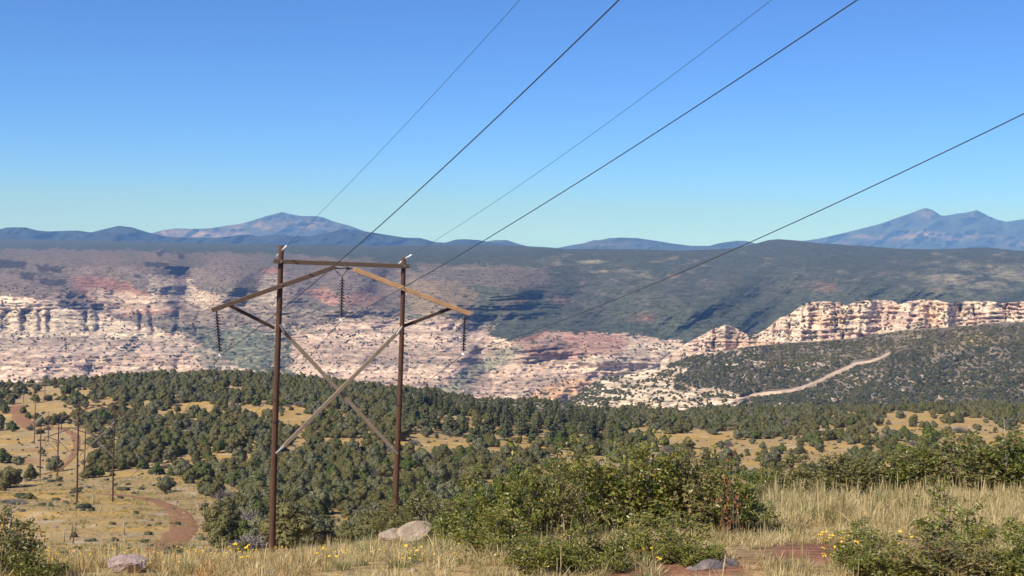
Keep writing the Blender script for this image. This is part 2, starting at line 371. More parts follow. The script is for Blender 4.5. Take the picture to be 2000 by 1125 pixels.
def ground_soil(V):
    X, Y = V[:, 0], V[:, 1]; Yc = np.maximum(Y, 2.0)
    px, py = proj(np.stack([X, Yc, V[:, 2]], -1))
    straw = np.array([0.40, 0.285, 0.140]); gold = np.array([0.47, 0.305, 0.100]); red = np.array([0.27, 0.135, 0.09]); litter = np.array([0.31, 0.245, 0.165]); pale = np.array([0.52, 0.43, 0.31])
    n = fbm(X / 14, Y / 9, 4, 11); n2 = fbm(X / 5, Y / 4, 4, 23); n3 = fbm(X / 30, Y / 22, 3, 31)
    def mx(c, col, w): w = np.clip(w, 0, 1)[:, None]; return c * (1 - w) + col * w
    c = np.repeat(straw[None], len(V), 0)
    far = sstep(60, 120, Y)
    c = mx(c, litter, sstep(-0.05, 0.35, n2) * 0.7)
    c = mx(c, gold, far * sstep(0.02, 0.30, n + 0.3 * n3) * 0.85)
    gp = blob(px, py, 120, 962, 45, 10) + blob(px, py, 230, 975, 60, 16) + blob(px, py, 180, 1020, 50, 12) + blob(px, py, 60, 1040, 60, 14) + blob(px, py, 385, 800, 60, 12) + blob(px, py, 510, 805, 50, 12) + blob(px, py, 575, 820, 40, 25) + blob(px, py, 95, 800, 40, 10)
    gp = gp + blob(px, py, 1810, 815, 60, 14) + blob(px, py, 1790, 842, 40, 8) + blob(px, py, 1400, 860, 90, 14) + blob(px, py, 860, 868, 60, 12) + blob(px, py, 960, 880, 70, 9)
    c = mx(c, gold, far * gp * sstep(-0.35, 0.25, n2) * 0.95)
    c = mx(c, pale, far * sstep(0.30, 0.5, n2) * 0.5)
    rp = blob(px, py, 1600, 1078, 110, 24) + blob(px, py, 1370, 1112, 110, 18) + blob(px, py, 1830, 1085, 70, 22) + blob(px, py, 1180, 1118, 80, 12)
    c = mx(c, red, (1 - far) * rp * 1.6 * sstep(-0.5, 0.1, n2))
    rr = blob(px, py, 40, 900, 40, 6) + blob(px, py, 70, 880, 30, 5)
    c = mx(c, red, far * rr * 0.7)
    kn = sstep(590, 650, Y) * sstep(860, 900, px) * (1 - sstep(1150, 1200, px))
    c = mx(c, np.array([0.25, 0.21, 0.17]), kn * 0.9); c = mx(c, np.array([0.60, 0.52, 0.43]), kn * sstep(0.12, 0.3, n2))
    return np.clip(c * (1 + 0.18 * n2[:, None]), 0.02, 0.8)
g = link('ground', mesh_np('ground', GV, grid_faces(len(rows), len(us)), True, colors=ground_soil(GV), mats=[MT['ground']])); tag(g, kind='structure')

# ------------------------------------------------------------------ far land
def land(name, pxr, top, bottom, dfun, soil, mat, nr, relief=None, back=3, kind='structure'):
    """sheet of land seen from the near ridge: rows climb from bottom to the crest line, then it falls away behind"""
    px = np.linspace(*pxr); tx = np.array(top, float)
    ty = np.interp(px, tx[:, 0], tx[:, 1]); by = np.full_like(px, bottom) if np.isscalar(bottom) else np.interp(px, *np.array(bottom, float).T)
    by = np.maximum(by, ty + 2)
    t = np.linspace(0, 1, nr)[:, None]; PX = np.repeat(px[None], nr, 0); PY = by[None] + (ty - by)[None] * t
    D = dfun(PX, PY, t + 0 * PX)
    if relief is not None: D = D + relief(PX, PY, t + 0 * PX, D)
    P = pt(PX, PY, D); S = soil(PX, PY, t + 0 * PX, P)
    rowsP = [P]; rowsS = [S]
    last = P[-1]
    for k in range(1, back + 1):
        q = last.copy(); s = 1 + 0.05 * k; q[:, 0] *= s; q[:, 1] *= s; q[:, 2] -= 0.006 * k * k * last[:, 1] + 4
        rowsP.append(q[None]); rowsS.append(S[-1:])
    P = np.concatenate(rowsP, 0); S = np.concatenate(rowsS, 0)
    o = link(name, mesh_np(name, P.reshape(-1, 3), grid_faces(P.shape[0], P.shape[1]), True, colors=S.reshape(-1, 3), mats=[mat]))
    tag(o, kind=kind); return o, P[:nr]

C_FOREST = np.array([0.062, 0.072, 0.050]); C_CREAM = np.array([0.56, 0.445, 0.345]); C_PINK = np.array([0.52, 0.375, 0.295])
C_RED = np.array([0.30, 0.135, 0.10]); C_TALUS = np.array([0.175, 0.135, 0.115]); C_BASALT = np.array([0.045, 0.04, 0.04]); C_ORANGE = np.array([0.58, 0.36, 0.20])
TOP_C = [(-500, 460), (-100, 464), (0, 466), (200, 470), (400, 474), (560, 478), (760, 480), (900, 479), (1000, 479), (1100, 487), (1150, 486), (1250, 487), (1320, 490), (1400, 487), (1440, 484), (1475, 476), (1500, 469), (1520, 467), (1560, 470), (1600, 475), (1680, 480), (1760, 486), (1830, 487), (1900, 484), (1930, 483), (1980, 489), (2050, 492), (2200, 494), (2500, 498)]
def canyon_d(PX, PY, t):
    y = [458, 466, 474, 480, 488, 500, 520, 560, 600, 640, 700, 760, 840]
    dl = [9000, 8200, 7000, 6000, 5000, 4100, 3500, 3080, 2840, 2680, 2480, 2330, 2200]
    dr = [6000, 5600, 5200, 4900, 4600, 4250, 3900, 3450, 3150, 2950, 2700, 2550, 2400]
    w = sstep(850, 1350, PX); return np.interp(PY, y, dl) * (1 - w) + np.interp(PY, y, dr) * w
def canyon_relief(PX, PY, t, D):
    wob = 11 * fbm(PX / 190, PY / 110, 3, 40) + 1.3 * fbm(PX / 34, PY / 40, 3, 45)
    X0 = PX + 16 * fbm(PX / 50, PY / 30, 3, 49)
    rock = sstep(520, 600, PY) * (1 - 0.85 * sstep(1050, 1250, PX) * (1 - sstep(655, 680, PY)))
    def stairs(y, st, sharp):
        q = (y + wob) / st; f = q - np.floor(q); return (np.floor(q) + sstep(sharp, 1.0, f)) * st - wob
    dd = canyon_d(PX, np.clip(stairs(PY, 21.0, 0.60), 458, 840), t) - D
    d2 = canyon_d(PX, np.clip(stairs(PY, 6.5, 0.45), 458, 840), t) - D
    X = PX + 14 * fbm(PX / 60, PY / 60, 3, 41)
    gul = ridge(X / 120 + 0.010 * (PY - 600), PY / 190, 4, 42) - 0.62
    big = fbm(PX / 260 + 0.004 * PY, PY / 240, 3, 43)
    A = np.interp(PY, [460, 490, 540, 600, 700, 800], [40, 150, 240, 200, 150, 110])
    crack = sstep(0.80, 0.97, ridge(PX / 46 + 0.2 * fbm(PX / 30, PY / 30, 2, 46), PY / 220, 2, 47)) * (sstep(588, 606, PY) * (1 - sstep(645, 660, PY)) * (PX < 430) + 0.5 * sstep(690, 715, PY))
    spur = 0.0
    for (cx, cy, rx, ry, dep) in [(50, 566, 120, 34, 240), (300, 545, 48, 40, 190), (455, 545, 50, 45, 200), (375, 560, 30, 50, -150), (560, 560, 45, 45, 140), (240, 515, 60, 22, 160), (120, 515, 60, 16, 160), (340, 505, 45, 18, 180), (700, 590, 70, 36, 130), (860, 590, 62, 44, 110), (950, 640, 40, 60, -50), (760, 560, 40, 50, -90), (430, 690, 60, 46, -60), (1080, 672, 120, 22, 120), (950, 720, 46, 60, -60), (1200, 700, 90, 30, 90), (1000, 560, 90, 40, 170), (1180, 590, 80, 50, -80), (1330, 580, 120, 60, 200), (1500, 560, 70, 60, -110), (1650, 540, 110, 40, 180), (1850, 560, 110, 30, 150)]:
        spur = spur + dep * blob(X0, PY, cx, cy, rx, ry)
    butte = 0.0
    for (cx, w_, dep) in [(50, 9, 150), (78, 5, 90), (96, 6, 110), (18, 7, 110), (170, 4, 80), (275, 5, 100), (8, 6, 80)]:
        butte = butte + dep * np.exp(-((PX - cx - 3 * fbm(PY / 9, PY * 0 + cx, 2, 48)) / w_) ** 4) * sstep(600, 612, PY) * (1 - sstep(640, 655, PY))
    return rock * (0.26 * dd + 0.24 * d2) - spur - A * (0.26 + 0.25 * (1 - rock)) * gul + A * (0.40 + 0.55 * (1 - rock)) * big + rock * (26 * crack + 0.28 * butte) + np.interp(PY, [470, 520, 700], [6, 8, 7]) * fbm(PX / 12, PY / 5.0, 4, 44)
def warp(PX, PY, a=12.0, s=40.0):
    return PX + a * 1.6 * fbm(PX / s, PY / (s * 0.5), 4, 50) + a * 1.1 * fbm(PX / 7, PY / 3, 3, 51), PY + a * 0.7 * fbm(PX / s, PY / (s * 0.5), 4, 60) + a * 0.55 * fbm(PX / 7, PY / 3, 3, 61)
def canyon_soil(PX, PY, t, P):
    x, y = warp(PX, PY)
    sh = PX.shape; S = np.broadcast_to(C_FOREST, sh + (3,)).copy()
    n = fbm(PX / 30, PY / 7, 5, 70, 0.62); nf = fbm(PX / 9, PY / 3.2, 4, 71, 0.7); nb = fbm(PX / 90, PY / 30, 4, 72)
    def put(mask, col, w=1.0):
        nonlocal S
        w = np.clip(np.asarray(mask, float) * w, 0, 1)[..., None]; S = S * (1 - w) + np.asarray(col) * w
    P_ = lambda pts: in_poly(x, y, pts)
    put(P_([(-600, 486), (60, 486), (300, 490), (560, 496), (760, 512), (860, 540), (870, 610), (600, 640), (-600, 640)]), C_TALUS * 1.0, 0.72 + 0.5 * nb)
    put(P_([(820, 512), (1060, 522), (1090, 540), (1060, 560), (830, 560)]), C_TALUS, 0.55)
    put(P_([(780, 545), (890, 548), (930, 575), (915, 625), (850, 628), (790, 600)]), np.array([0.20, 0.15, 0.10]), 0.8)
    put(P_([(-600, 575), (0, 578), (60, 580), (110, 590), (200, 612), (330, 650), (350, 655), (430, 690), (470, 720), (640, 765), (640, 860), (-600, 860)]), C_PINK, 0.92)
    put(P_([(-600, 578), (0, 580), (110, 592), (205, 618), (330, 655), (350, 668), (300, 668), (-600, 650)]), C_CREAM, 0.95)
    put(P_([(-600, 655), (120, 655), (330, 670), (420, 690), (300, 692), (-600, 690)]), C_TALUS * 1.5, 0.7)
    put(P_([(250, 600), (450, 590), (620, 600), (960, 622), (960, 662), (860, 712), (620, 760), (470, 715), (430, 690), (330, 650)]), C_PINK, 0.12 + 1.0 * nf)
    put(P_([(580, 640), (700, 622), (870, 624), (940, 640), (960, 662), (1000, 668), (1100, 646), (1250, 654), (1330, 668), (1360, 720), (1330, 860), (560, 860)]), C_PINK * 0.92, 0.92 + 0.0 * nb)
    put(P_([(620, 640), (700, 622), (870, 624), (960, 650), (960, 700), (860, 730), (640, 720)]), C_TALUS * 1.8, 0.35 + 0.7 * nf)
    put(P_([(1130, 672), (1330, 672), (1340, 720), (1200, 735), (1080, 722)]), C_CREAM, 0.7)
    put(P_([(985, 672), (1040, 648), (1140, 646), (1230, 655), (1215, 690), (1120, 702), (1040, 692)]), C_RED, 0.62)
    put(P_([(1000, 672), (1060, 655), (1130, 668), (1080, 692)]), C_TALUS, 0.6)
    put(P_([(1020, 775), (1075, 748), (1150, 738), (1165, 790)]), C_ORANGE, 0.9)
    put(P_([(1000, 676), (1030, 682), (960, 720), (900, 765), (840, 772), (880, 735), (940, 700)]), C_FOREST * 2.2, 0.65)  # shadow line of the gully painted into the soil colour, with forest speckle
    put(P_([(430, 640), (520, 650), (560, 690), (430, 740), (380, 690)]), C_FOREST * 1.8, 0.55)
    put(P_([(130, 542), (240, 548), (320, 580), (335, 610), (215, 614), (160, 575)]), C_RED * 1.15, 0.55 + 0.6 * nf)
    put(P_([(165, 566), (300, 575), (330, 604), (218, 610)]), C_CREAM * 0.9, 0.55)
    put(P_([(-600, 535), (0, 530), (90, 538), (150, 566), (225, 614), (175, 614), (110, 590), (55, 576), (-600, 570)]), C_TALUS, 0.95)
    put(P_([(290, 540), (370, 540), (400, 570), (405, 596), (305, 592)]), C_CREAM * 0.95, 0.65 + 0.8 * nf)
    put(P_([(390, 560), (440, 575), (430, 606), (400, 600)]), C_PINK, 0.55)
    put(P_([(500, 565), (520, 532), (548, 536), (545, 600), (470, 608)]), C_CREAM * 0.9, 0.35 + 0.8 * nf)
    put(P_([(520, 520), (550, 522), (560, 536), (515, 538)]), C_RED, 0.7)
    put(P_([(596, 568), (640, 562), (668, 580), (660, 600), (610, 582)]), C_RED * 1.3, 0.50 + 0.7 * nf)
    put(P_([(660, 575), (720, 560), (745, 585), (690, 600)]), C_RED * 1.1, 0.4)
    for q in ([(-600, 506), (0, 506), (52, 511), (50, 524), (-600, 520)], [(70, 518), (125, 520), (118, 532), (75, 530)], [(38, 532), (68, 532), (66, 548), (42, 546)], [(76, 545), (130, 545), (128, 560), (80, 556)], [(303, 492), (325, 490), (312, 504)], [(345, 492), (362, 494), (360, 508), (350, 506)], [(280, 512), (330, 514), (330, 522), (284, 520)], [(262, 535), (276, 535), (275, 544), (263, 543)]):
        put(in_poly(PX + 6 * nf, PY + 5 * nf, q), C_BASALT, 0.9)
    put(sstep(0.30, 0.48, n) * (PY > 492) * (PY < 560) * (PX > 1050), np.array([0.21, 0.18, 0.13]), 0.55)
    put(blob(PX, PY, 1140, 512, 70, 5) + blob(PX, PY, 1190, 528, 55, 3) + blob(PX, PY, 1265, 537, 40, 6) + blob(PX, PY, 970, 524, 100, 2.2) + blob(PX, PY, 1900, 545, 130, 30) * 0.9, np.array([0.30, 0.26, 0.18]), 0.35 + 1.3 * n)
    put(blob(PX, PY, 1090, 588, 14, 8) + blob(PX, PY, 1255, 620, 24, 8) + blob(PX, PY, 1610, 560, 26, 9) + blob(PX, PY, 1015, 585, 20, 4), C_RED * 1.3, 0.28 + 0.6 * nf)
    put(blob(PX, PY, 1050, 585, 150, 45) + blob(PX, PY, 1350, 560, 300, 35), C_TALUS, 0.12 + 0.5 * n)
    # scattered scrub on the rock and strata tone changes
    rk = sstep(0.10, 0.25, S.mean(-1))
    put(rk * sstep(0.10, 0.34, nf + 0.45 * n), C_FOREST * 1.9, 0.50)
    band = 0.6 * vnoise(PX / 900.0, (PY + 8 * nb) / 5.2, 77) + 0.4 * vnoise(PX / 260.0, (PY + 8 * nb) / 2.1, 78)
    S = S * (1 + rk[..., None] * (1.05 * (band[..., None] - 0.5) + 0.30 * n[..., None] + 0.35 * nf[..., None]))
    return np.clip(S, 0.012, 0.72)
canyon, CAN = land('canyon', (-500, 2500, 1000), TOP_C, 850, canyon_d, canyon_soil, MT['canyon'], 430, canyon_relief)

# pale cliffs and dome on the right
TOP_K = [(1290, 705), (1325, 680), (1345, 668), (1370, 655), (1395, 641), (1420, 634), (1440, 642), (1462, 655), (1480, 652), (1500, 640), (1520, 622), (1545, 612), (1560, 600), (1580, 590), (1610, 588), (1640, 591), (1652, 597), (1670, 590), (1700, 585), (1740, 587), (1760, 594), (1775, 588), (1800, 585), (1830, 586), (1850, 591), (1865, 593), (1885, 588), (1930, 588), (1960, 592), (2000, 588), (2100, 586), (2300, 592), (2500, 600)]
def cliff_relief(PX, PY, t, D):
    wob = 7 * fbm(PX / 130, PY / 70, 3, 80) + 1.6 * fbm(PX / 24, PY / 30, 3, 88)
    y = PY + wob; q = y / 12.0 + 0.9 * vnoise(y / 9.0, y * 0, 89); f = q - np.floor(q); step = sstep(0.55, 1.0, f) - f      # uneven ledges
    X = PX + 10 * fbm(PX / 40, PY / 50, 3, 81)
    gul = ridge(X / 48, PY / 160, 3, 82) - 0.62; crack = sstep(0.78, 0.96, ridge(PX / 30 + 0.25 * fbm(PX / 20, PY / 16, 2, 98), PY / 200, 2, 99))
    some = 0.35 + 0.9 * vnoise(PX / 45.0, PY / 14.0, 79)
    return -step * 26.0 * some - 80 * gul + 34 * crack * some + 12 * fbm(PX / 12, PY / 4, 4, 83)
def cliff_soil(PX, PY, t, P):
    sh = PX.shape; n = fbm(PX / 22, PY / 8, 5, 84, 0.6); nf = fbm(PX / 7, PY / 5, 4, 85, 0.65); nb = fbm(PX / 60, PY / 30, 3, 86)
    w = sstep(-0.1, 0.35, nb)[..., None]; S = C_CREAM * 1.02 * (1 - w) + C_PINK * w
    band = vnoise(PX / 700.0, (PY + 5 * nb) / 3.6, 87)[..., None]; S = S * (1 + 0.55 * (band - 0.5) + 0.32 * n[..., None])
    or_ = np.clip(blob(PX, PY, 1620, 625, 40, 16) + blob(PX, PY, 1820, 615, 25, 30) + blob(PX, PY, 1475, 690, 60, 22), 0, 1)[..., None]; S = S * (1 - 0.6 * or_) + C_ORANGE * 0.6 * or_
    v = np.clip(sstep(0.20, 0.42, nf + 0.4 * n) * 0.6 + blob(PX, PY, 1420, 655, 30, 22) * 0.25, 0, 1)[..., None]
    S = S * (1 - v) + C_FOREST * 2.3 * v; return np.clip(S, 0.02, 0.75)
cliff, CLF = land('cliff', (1290, 2500, 480), TOP_K, [(1290, 740), (1450, 745), (2500, 720)], lambda x, y, t: 1850 + 260 * t + 0.10 * (2000 - x), cliff_soil, MT['cliff'], 120, cliff_relief)

# near hillside on the right with pale ledges
TOP_H = [(1060, 812), (1120, 778), (1150, 752), (1180, 736), (1240, 730), (1290, 717), (1345, 696), (1400, 686), (1450, 678), (1520, 671), (1600, 666), (1660, 661), (1700, 655), (1760, 645), (1840, 640), (1920, 633), (2000, 628), (2150, 618), (2500, 605)]
def hill_d(PX, PY, t): return 930 + (520 + 0.18 * (PX - 1100)) * t ** 1.15
def hill_relief(PX, PY, t, D):
    return 55 * fbm(PX / 130, PY / 60, 4, 90) - 45 * (ridge(PX / 150 + 0.01 * PY, PY / 120, 3, 91) - 0.6) + 7 * fbm(PX / 16, PY / 9, 4, 92) + rock_w(PX, PY)[0] * 9 * (sstep(0.5, 1.0, np.mod((PY + 6 * fbm(PX / 70, PY / 30, 3, 93)) / 7.0, 1.0)) - 0.5)
def rock_w(PX, PY):
    x, y = warp(PX, PY, 9, 30); n = fbm(PX / 12, PY / 6, 4, 94, 0.6)
    w = in_poly(x, y, [(1050, 830), (1100, 790), (1150, 752), (1200, 732), (1300, 712), (1345, 722), (1300, 742), (1390, 758), (1470, 775), (1420, 800), (1200, 815)]).astype(float)
    w = np.maximum(w, np.clip(blob(PX, PY, 1400, 690, 70, 8) + blob(PX, PY, 1560, 712, 60, 10) + blob(PX, PY, 1450, 712, 40, 9), 0, 1) * sstep(-0.1, 0.2, n))
    w = w * (1 - 0.5 * sstep(0.10, 0.30, fbm(PX / 26, PY / 6, 4, 96)))
    w = np.maximum(w, 0.5 * sstep(0.12, 0.3, n) * (PX > 1440) * (PX < 1900) * (PY > 730)); return np.clip(w, 0, 1), n
def hill_soil(PX, PY, t, P):
    w, n = rock_w(PX, PY); nb = fbm(PX / 80, PY / 30, 4, 95)
    S = np.array([0.165, 0.135, 0.108]) * (1 + 0.35 * n[..., None] + 0.45 * nb[..., None])
    mt = (sstep(-0.15, 0.25, nb) * np.clip(blob(PX, PY, 1950, 660, 160, 22) + blob(PX, PY, 1690, 684, 30, 5), 0, 1))[..., None]
    S = S * (1 - mt) + np.array([0.33, 0.255, 0.135]) * mt
    band = vnoise(PX / 500.0, (PY + 6 * nb) / 4.0, 97)[..., None]
    R = np.array([0.56, 0.45, 0.335]) * (1 + 0.8 * (band - 0.5) + 0.4 * n[..., None])
    w = w[..., None]; return np.clip(S * (1 - w) + R * w, 0.03, 0.78)
hill, HIL = land('hill', (1040, 2600, 520), TOP_H, [(1040, 850), (2600, 850)], hill_d, hill_soil, MT['hillside'], 170, hill_relief)

def sample_land(P, pxr, topl, bottom, px, py):
    """point of a land sheet under a given picture position"""
    xs = np.linspace(*pxr); tx = np.array(topl, float); ty = np.interp(px, tx[:, 0], tx[:, 1]); t = (bottom - py) / (bottom - ty)
    i = np.clip(t * (P.shape[0] - 1), 0, P.shape[0] - 1.001); j = np.clip((px - xs[0]) / (xs[1] - xs[0]), 0, len(xs) - 1.001)
    i0 = i.astype(int); j0 = j.astype(int); a = (i - i0)[:, None]; b = (j - j0)[:, None]
    return (P[i0, j0] * (1 - a) + P[i0 + 1, j0] * a) * (1 - b) + (P[i0, j0 + 1] * (1 - a) + P[i0 + 1, j0 + 1] * a) * b

# mountains
def mountain(name, top, base, d0, depth, patches, seed, n=260, nr=60, px_pad=0, tan=(0.30, 0.22, 0.18), forest=(0.040, 0.052, 0.042), amp=0.35):
    a, b = top[0][0], top[-1][0]
    def dfun(PX, PY, t): return d0 + depth * t
    def rel(PX, PY, t, D):
        return -depth * amp * (ridge(PX / 70 + 0.02 * (PY - 450), PY / 60, 4, seed) - 0.6) + depth * 0.12 * fbm(PX / 20, PY / 12, 4, seed + 5)
    def soil(PX, PY, t, P):
        m = 0.0
        for (cx, cy, rx, ry, w) in patches: m = m + w * blob(PX, PY, cx, cy, rx, ry)
        m = np.clip(m * (0.75 + 1.2 * fbm(PX / 18, PY / 7, 4, seed + 9)), 0, 1)[..., None]
        return np.array(forest) * (1 - m) + np.array(tan) * m + 0 * PX[..., None]
    o, _ = land(name, (a, b, n), top, base, dfun, soil, MT['mountain'], nr, rel); return o
mountain('mountain', [(1330, 500), (1450, 486), (1550, 473), (1600, 466), (1640, 457), (1680, 447), (1720, 437), (1750, 426), (1780, 416), (1795, 410), (1808, 406), (1822, 410), (1838, 421), (1848, 421), (1870, 417), (1888, 415), (1908, 410), (1925, 419), (1945, 428), (1965, 433), (1985, 430), (2000, 428), (2040, 432), (2100, 446), (2250, 470), (2450, 500)], 520, 17000, 3200,
    [(1805, 460, 30, 7, 0.9), (1740, 466, 40, 5, 0.6), (1690, 462, 25, 4, 0.6), (1640, 474, 25, 3, 0.7), (1870, 466, 40, 5, 0.4), (1920, 462, 30, 4, 0.5), (1810, 418, 14, 9, 0.4), (1905, 420, 14, 7, 0.35), (1980, 478, 40, 5, 0.4)], 200, 330)
mountain('mountain', [(-400, 478), (150, 470), (280, 462), (300, 454), (320, 449), (345, 446), (380, 447), (410, 446), (440, 441), (470, 437), (495, 430), (520, 422), (540, 417), (552, 414), (565, 418), (590, 422), (615, 422), (630, 424), (650, 432), (680, 440), (700, 447), (730, 458), (800, 472), (900, 490)], 500, 14500, 2600,
    [(345, 455, 45, 8, 1.0), (620, 440, 60, 9, 0.45), (500, 442, 60, 7, 0.5), (420, 458, 60, 5, 0.7)], 230, 330, amp=0.3)
mountain('mountain', [(880, 490), (930, 480), (950, 472), (965, 469), (990, 469), (1008, 475), (1030, 481), (1080, 488)], 500, 12500, 900, [], 250, 90, 30)
mountain('mountain', [(1060, 490), (1110, 480), (1140, 475), (1160, 469), (1172, 469), (1190, 465), (1215, 464), (1245, 465), (1280, 470), (1310, 475), (1350, 480), (1385, 480), (1410, 474), (1440, 470), (1460, 471), (1480, 477), (1540, 490)], 505, 12500, 1300, [(1210, 478, 60, 5, 0.2)], 260, 180, 40)
mountain('mountain', [(-500, 452), (-100, 455), (0, 448), (14, 444), (50, 444), (72, 450), (95, 452), (150, 450), (178, 454), (205, 447), (232, 441), (258, 444), (290, 454), (330, 463), (420, 465), (480, 458), (505, 462), (540, 458), (565, 460), (600, 462), (640, 455), (672, 447), (700, 450), (740, 456), (790, 464), (822, 465), (850, 473), (870, 474), (890, 468), (908, 467), (935, 469), (975, 476), (1015, 480), (1070, 483), (1130, 488)], 505, 9500, 1500,
    [(230, 452, 20, 4, 0.2), (985, 486, 40, 4, 0.5)], 270, 360, 50, forest=(0.028, 0.036, 0.024))

# ------------------------------------------------------------------ roads
def ribbon(name, pts, width, mat, zfun, lift=0.05, seg=80, edge=0.25, seed=0):
    """dirt strip laid on the land; ragged edges"""
    pts = np.asarray(pts, float); s = np.concatenate([[0], np.cumsum(np.linalg.norm(np.diff(pts[:, :2], axis=0), axis=1))]); q = np.linspace(0, s[-1], seg)
    P = np.stack([np.interp(q, s, pts[:, 0]), np.interp(q, s, pts[:, 1])], -1)
    for _ in range(4): P[1:-1] = (P[:-2] + 2 * P[1:-1] + P[2:]) / 4
    T = np.gradient(P, axis=0); T /= np.linalg.norm(T, axis=1, keepdims=True); N = np.stack([-T[:, 1], T[:, 0]], -1)
    w = np.interp(q / s[-1], np.linspace(0, 1, len(np.atleast_1d(width))), np.atleast_1d(width)); m = 9; V = []
    off = np.linspace(-1, 1, m)
    for k in range(m):
        e = w / 2 * off[k] * (1 + (edge * fbm(q / 4.0, np.full_like(q, k * 3.1), 3, seed + k) if k in (0, m - 1) else 0))
        x = P[:, 0] + N[:, 0] * e; y = P[:, 1] + N[:, 1] * e; V.append(np.stack([x, y, zfun(x, y) + (lift if 0 < k < m - 1 else -0.06)], -1))
    V = np.stack(V, 1).reshape(-1, 3)
    return link(name, mesh_np(name, V, grid_faces(seg, m), True, mats=[mat]))
rp = [on_ground(*q, lo=100) for q in [(300, 1086), (316, 1072), (340, 1055), (358, 1035), (360, 1018), (346, 1000), (322, 985), (296, 976), (262, 971), (225, 968), (190, 965)]]
tag(ribbon('dirt_road', rp, [4.2, 4.6, 5.0, 5.0, 4.6, 4.0, 3.6, 3.4], MT['road'], ground_z, 0.10, 140, seed=3), kind='structure')
rp = [on_ground(*q, lo=100) for q in [(20, 934), (70, 930), (105, 922), (128, 908), (142, 892), (150, 872), (148, 852), (120, 838), (85, 832)]]
tag(ribbon('dirt_road', rp, [1.0, 1.6, 2.0, 2.6, 3.0, 3.2, 3.0], MT['road'], ground_z, 0.14, 160, seed=13), kind='structure')
rp = [on_ground(*q, lo=100) for q in [(62, 836), (45, 824), (38, 812), (34, 800), (36, 792)]]
tag(ribbon('dirt_road', rp, [6.5, 7.0, 7.0, 6.0], MT['road'], ground_z, 0.14, 80, seed=23), kind='structure')
hx = np.array([1418, 1440, 1470, 1510, 1545, 1570, 1600, 1618, 1640, 1665, 1672, 1700, 1718, 1738], float); hy = np.array([793, 784, 772, 767, 763, 757, 745, 735, 725, 714, 710, 706, 700, 690], float)
qx = np.linspace(0, 13, 120); hx = np.interp(qx, range(14), hx); hy = np.interp(qx, range(14), hy)
wpx = np.interp(qx, [0, 3, 6, 9, 10, 13], [3, 3.6, 5, 5, 2.6, 3.0]) * (1 + 0.25 * fbm(qx * 3, qx * 0, 3, 77))
V = np.stack([sample_land(HIL, (1040, 2600, 520), TOP_H, 850.0, hx, hy + e * wpx * 0.9) + np.array([0, -1.0, 0.9 if abs(e) < 1 else -0.8]) for e in (-1, -0.5, 0, 0.5, 1)], 1).reshape(-1, 3)
tag(link('hillside_road', mesh_np('hillside_road', V, grid_faces(120, 5), True, mats=[MT['pale_road']])), kind='structure')

# ------------------------------------------------------------------ power line
LPHI = math.radians(21.0)
def plane_frame(O, phi): return np.array([math.cos(phi), math.sin(phi), 0.0]), np.array([-math.sin(phi), math.cos(phi), 0.0])
_r = ray(531, 1085); O1 = _r * (70.0 / _r[1])
def disc_mesh():
    prof = [(1.28 * a_, 1.05 * b_) for a_, b_ in [(0.0, 0.070), (0.040, 0.070), (0.047, 0.045), (0.045, 0.015), (0.062, 0.008), (0.105, -0.010), (0.127, -0.034), (0.124, -0.045), (0.090, -0.036), (0.060, -0.048), (0.022, -0.050), (0.020, -0.076), (0.0, -0.076)]]
    k = 14; an = np.arange(k) * 2 * math.pi / k
    V = np.array([[r * math.cos(a), r * math.sin(a), z] for r, z in prof for a in an]); n = len(prof)
    i = np.arange(n * k).reshape(n, k); j = np.roll(i, -1, 1)
    Q = np.stack([i[:-1].ravel(), i[1:].ravel(), j[1:].ravel(), j[:-1].ravel()], -1)
    return mesh_np('insulator_disc', V, [Q], True, mats=[MT['porcelain']])
DISC = disc_mesh()
def bolt_mesh():
    m = MB(); m.tube([(0, 0.01, 0), (0, -0.035, 0)], 0.05, 8); m.tube([(0, -0.03, 0), (0, -0.09, 0)], 0.022, 6); return m.mesh('bolt', MT['steel'])
BOLT = bolt_mesh()
def pole_mesh(a, b, ra, rb, mat, seed, k=14, n=26):
    R = np.random.default_rng(seed); a = np.array(a, float); b = np.array(b, float); t = np.linspace(0, 1, n)[:, None]
    P = a + (b - a) * t; P[:, 0] += 0.03 * np.sin(t[:, 0] * 5 + seed); P[:, 1] += 0.03 * np.sin(t[:, 0] * 4 + 2 * seed)
    return MB().tube(P, np.linspace(ra, rb, n) * (1 + R.normal(0, 0.012, n)), k).mesh('pole', mat, True)
def hang_string(root, a, b, n=13, lead=0.0):
    """a string of bell discs from a to b with its clamp"""
    a = np.array(a, float); b = np.array(b, float); t = (b - a) / np.linalg.norm(b - a)
    m = MB(); m.tube([a, b], 0.012, 6); m.tube([a + t * 0.02, a + t * 0.16], 0.035, 8)
    s = link('insulator_string', m.mesh('string_rod', MT['iron']), root)
    q = Vector((0, 0, 1)).rotation_difference(Vector(-t)); L = np.linalg.norm(b - a)
    for i in range(n):
        d = link('disc', DISC, s, Vector(a + t * (0.20 + lead + (L - 0.42 - lead) * i / (n - 1)))); d.rotation_mode = 'QUATERNION'; d.rotation_quaternion = q
    c = MB(); c.beam(b + [0, 0.20, -0.03], b + [0, -0.20, -0.05], 0.07, 0.06, (1, 0, 0), 2); c.beam(b + [0, 0, 0.10], b + [0, 0, -0.06], 0.05, 0.07, (1, 0, 0), 1)
    link('wire_clamp', c.mesh('wire_clamp', MT['white_sleeve']), s)
ATT = []                                                  # where the five wires hang on each structure (world points)
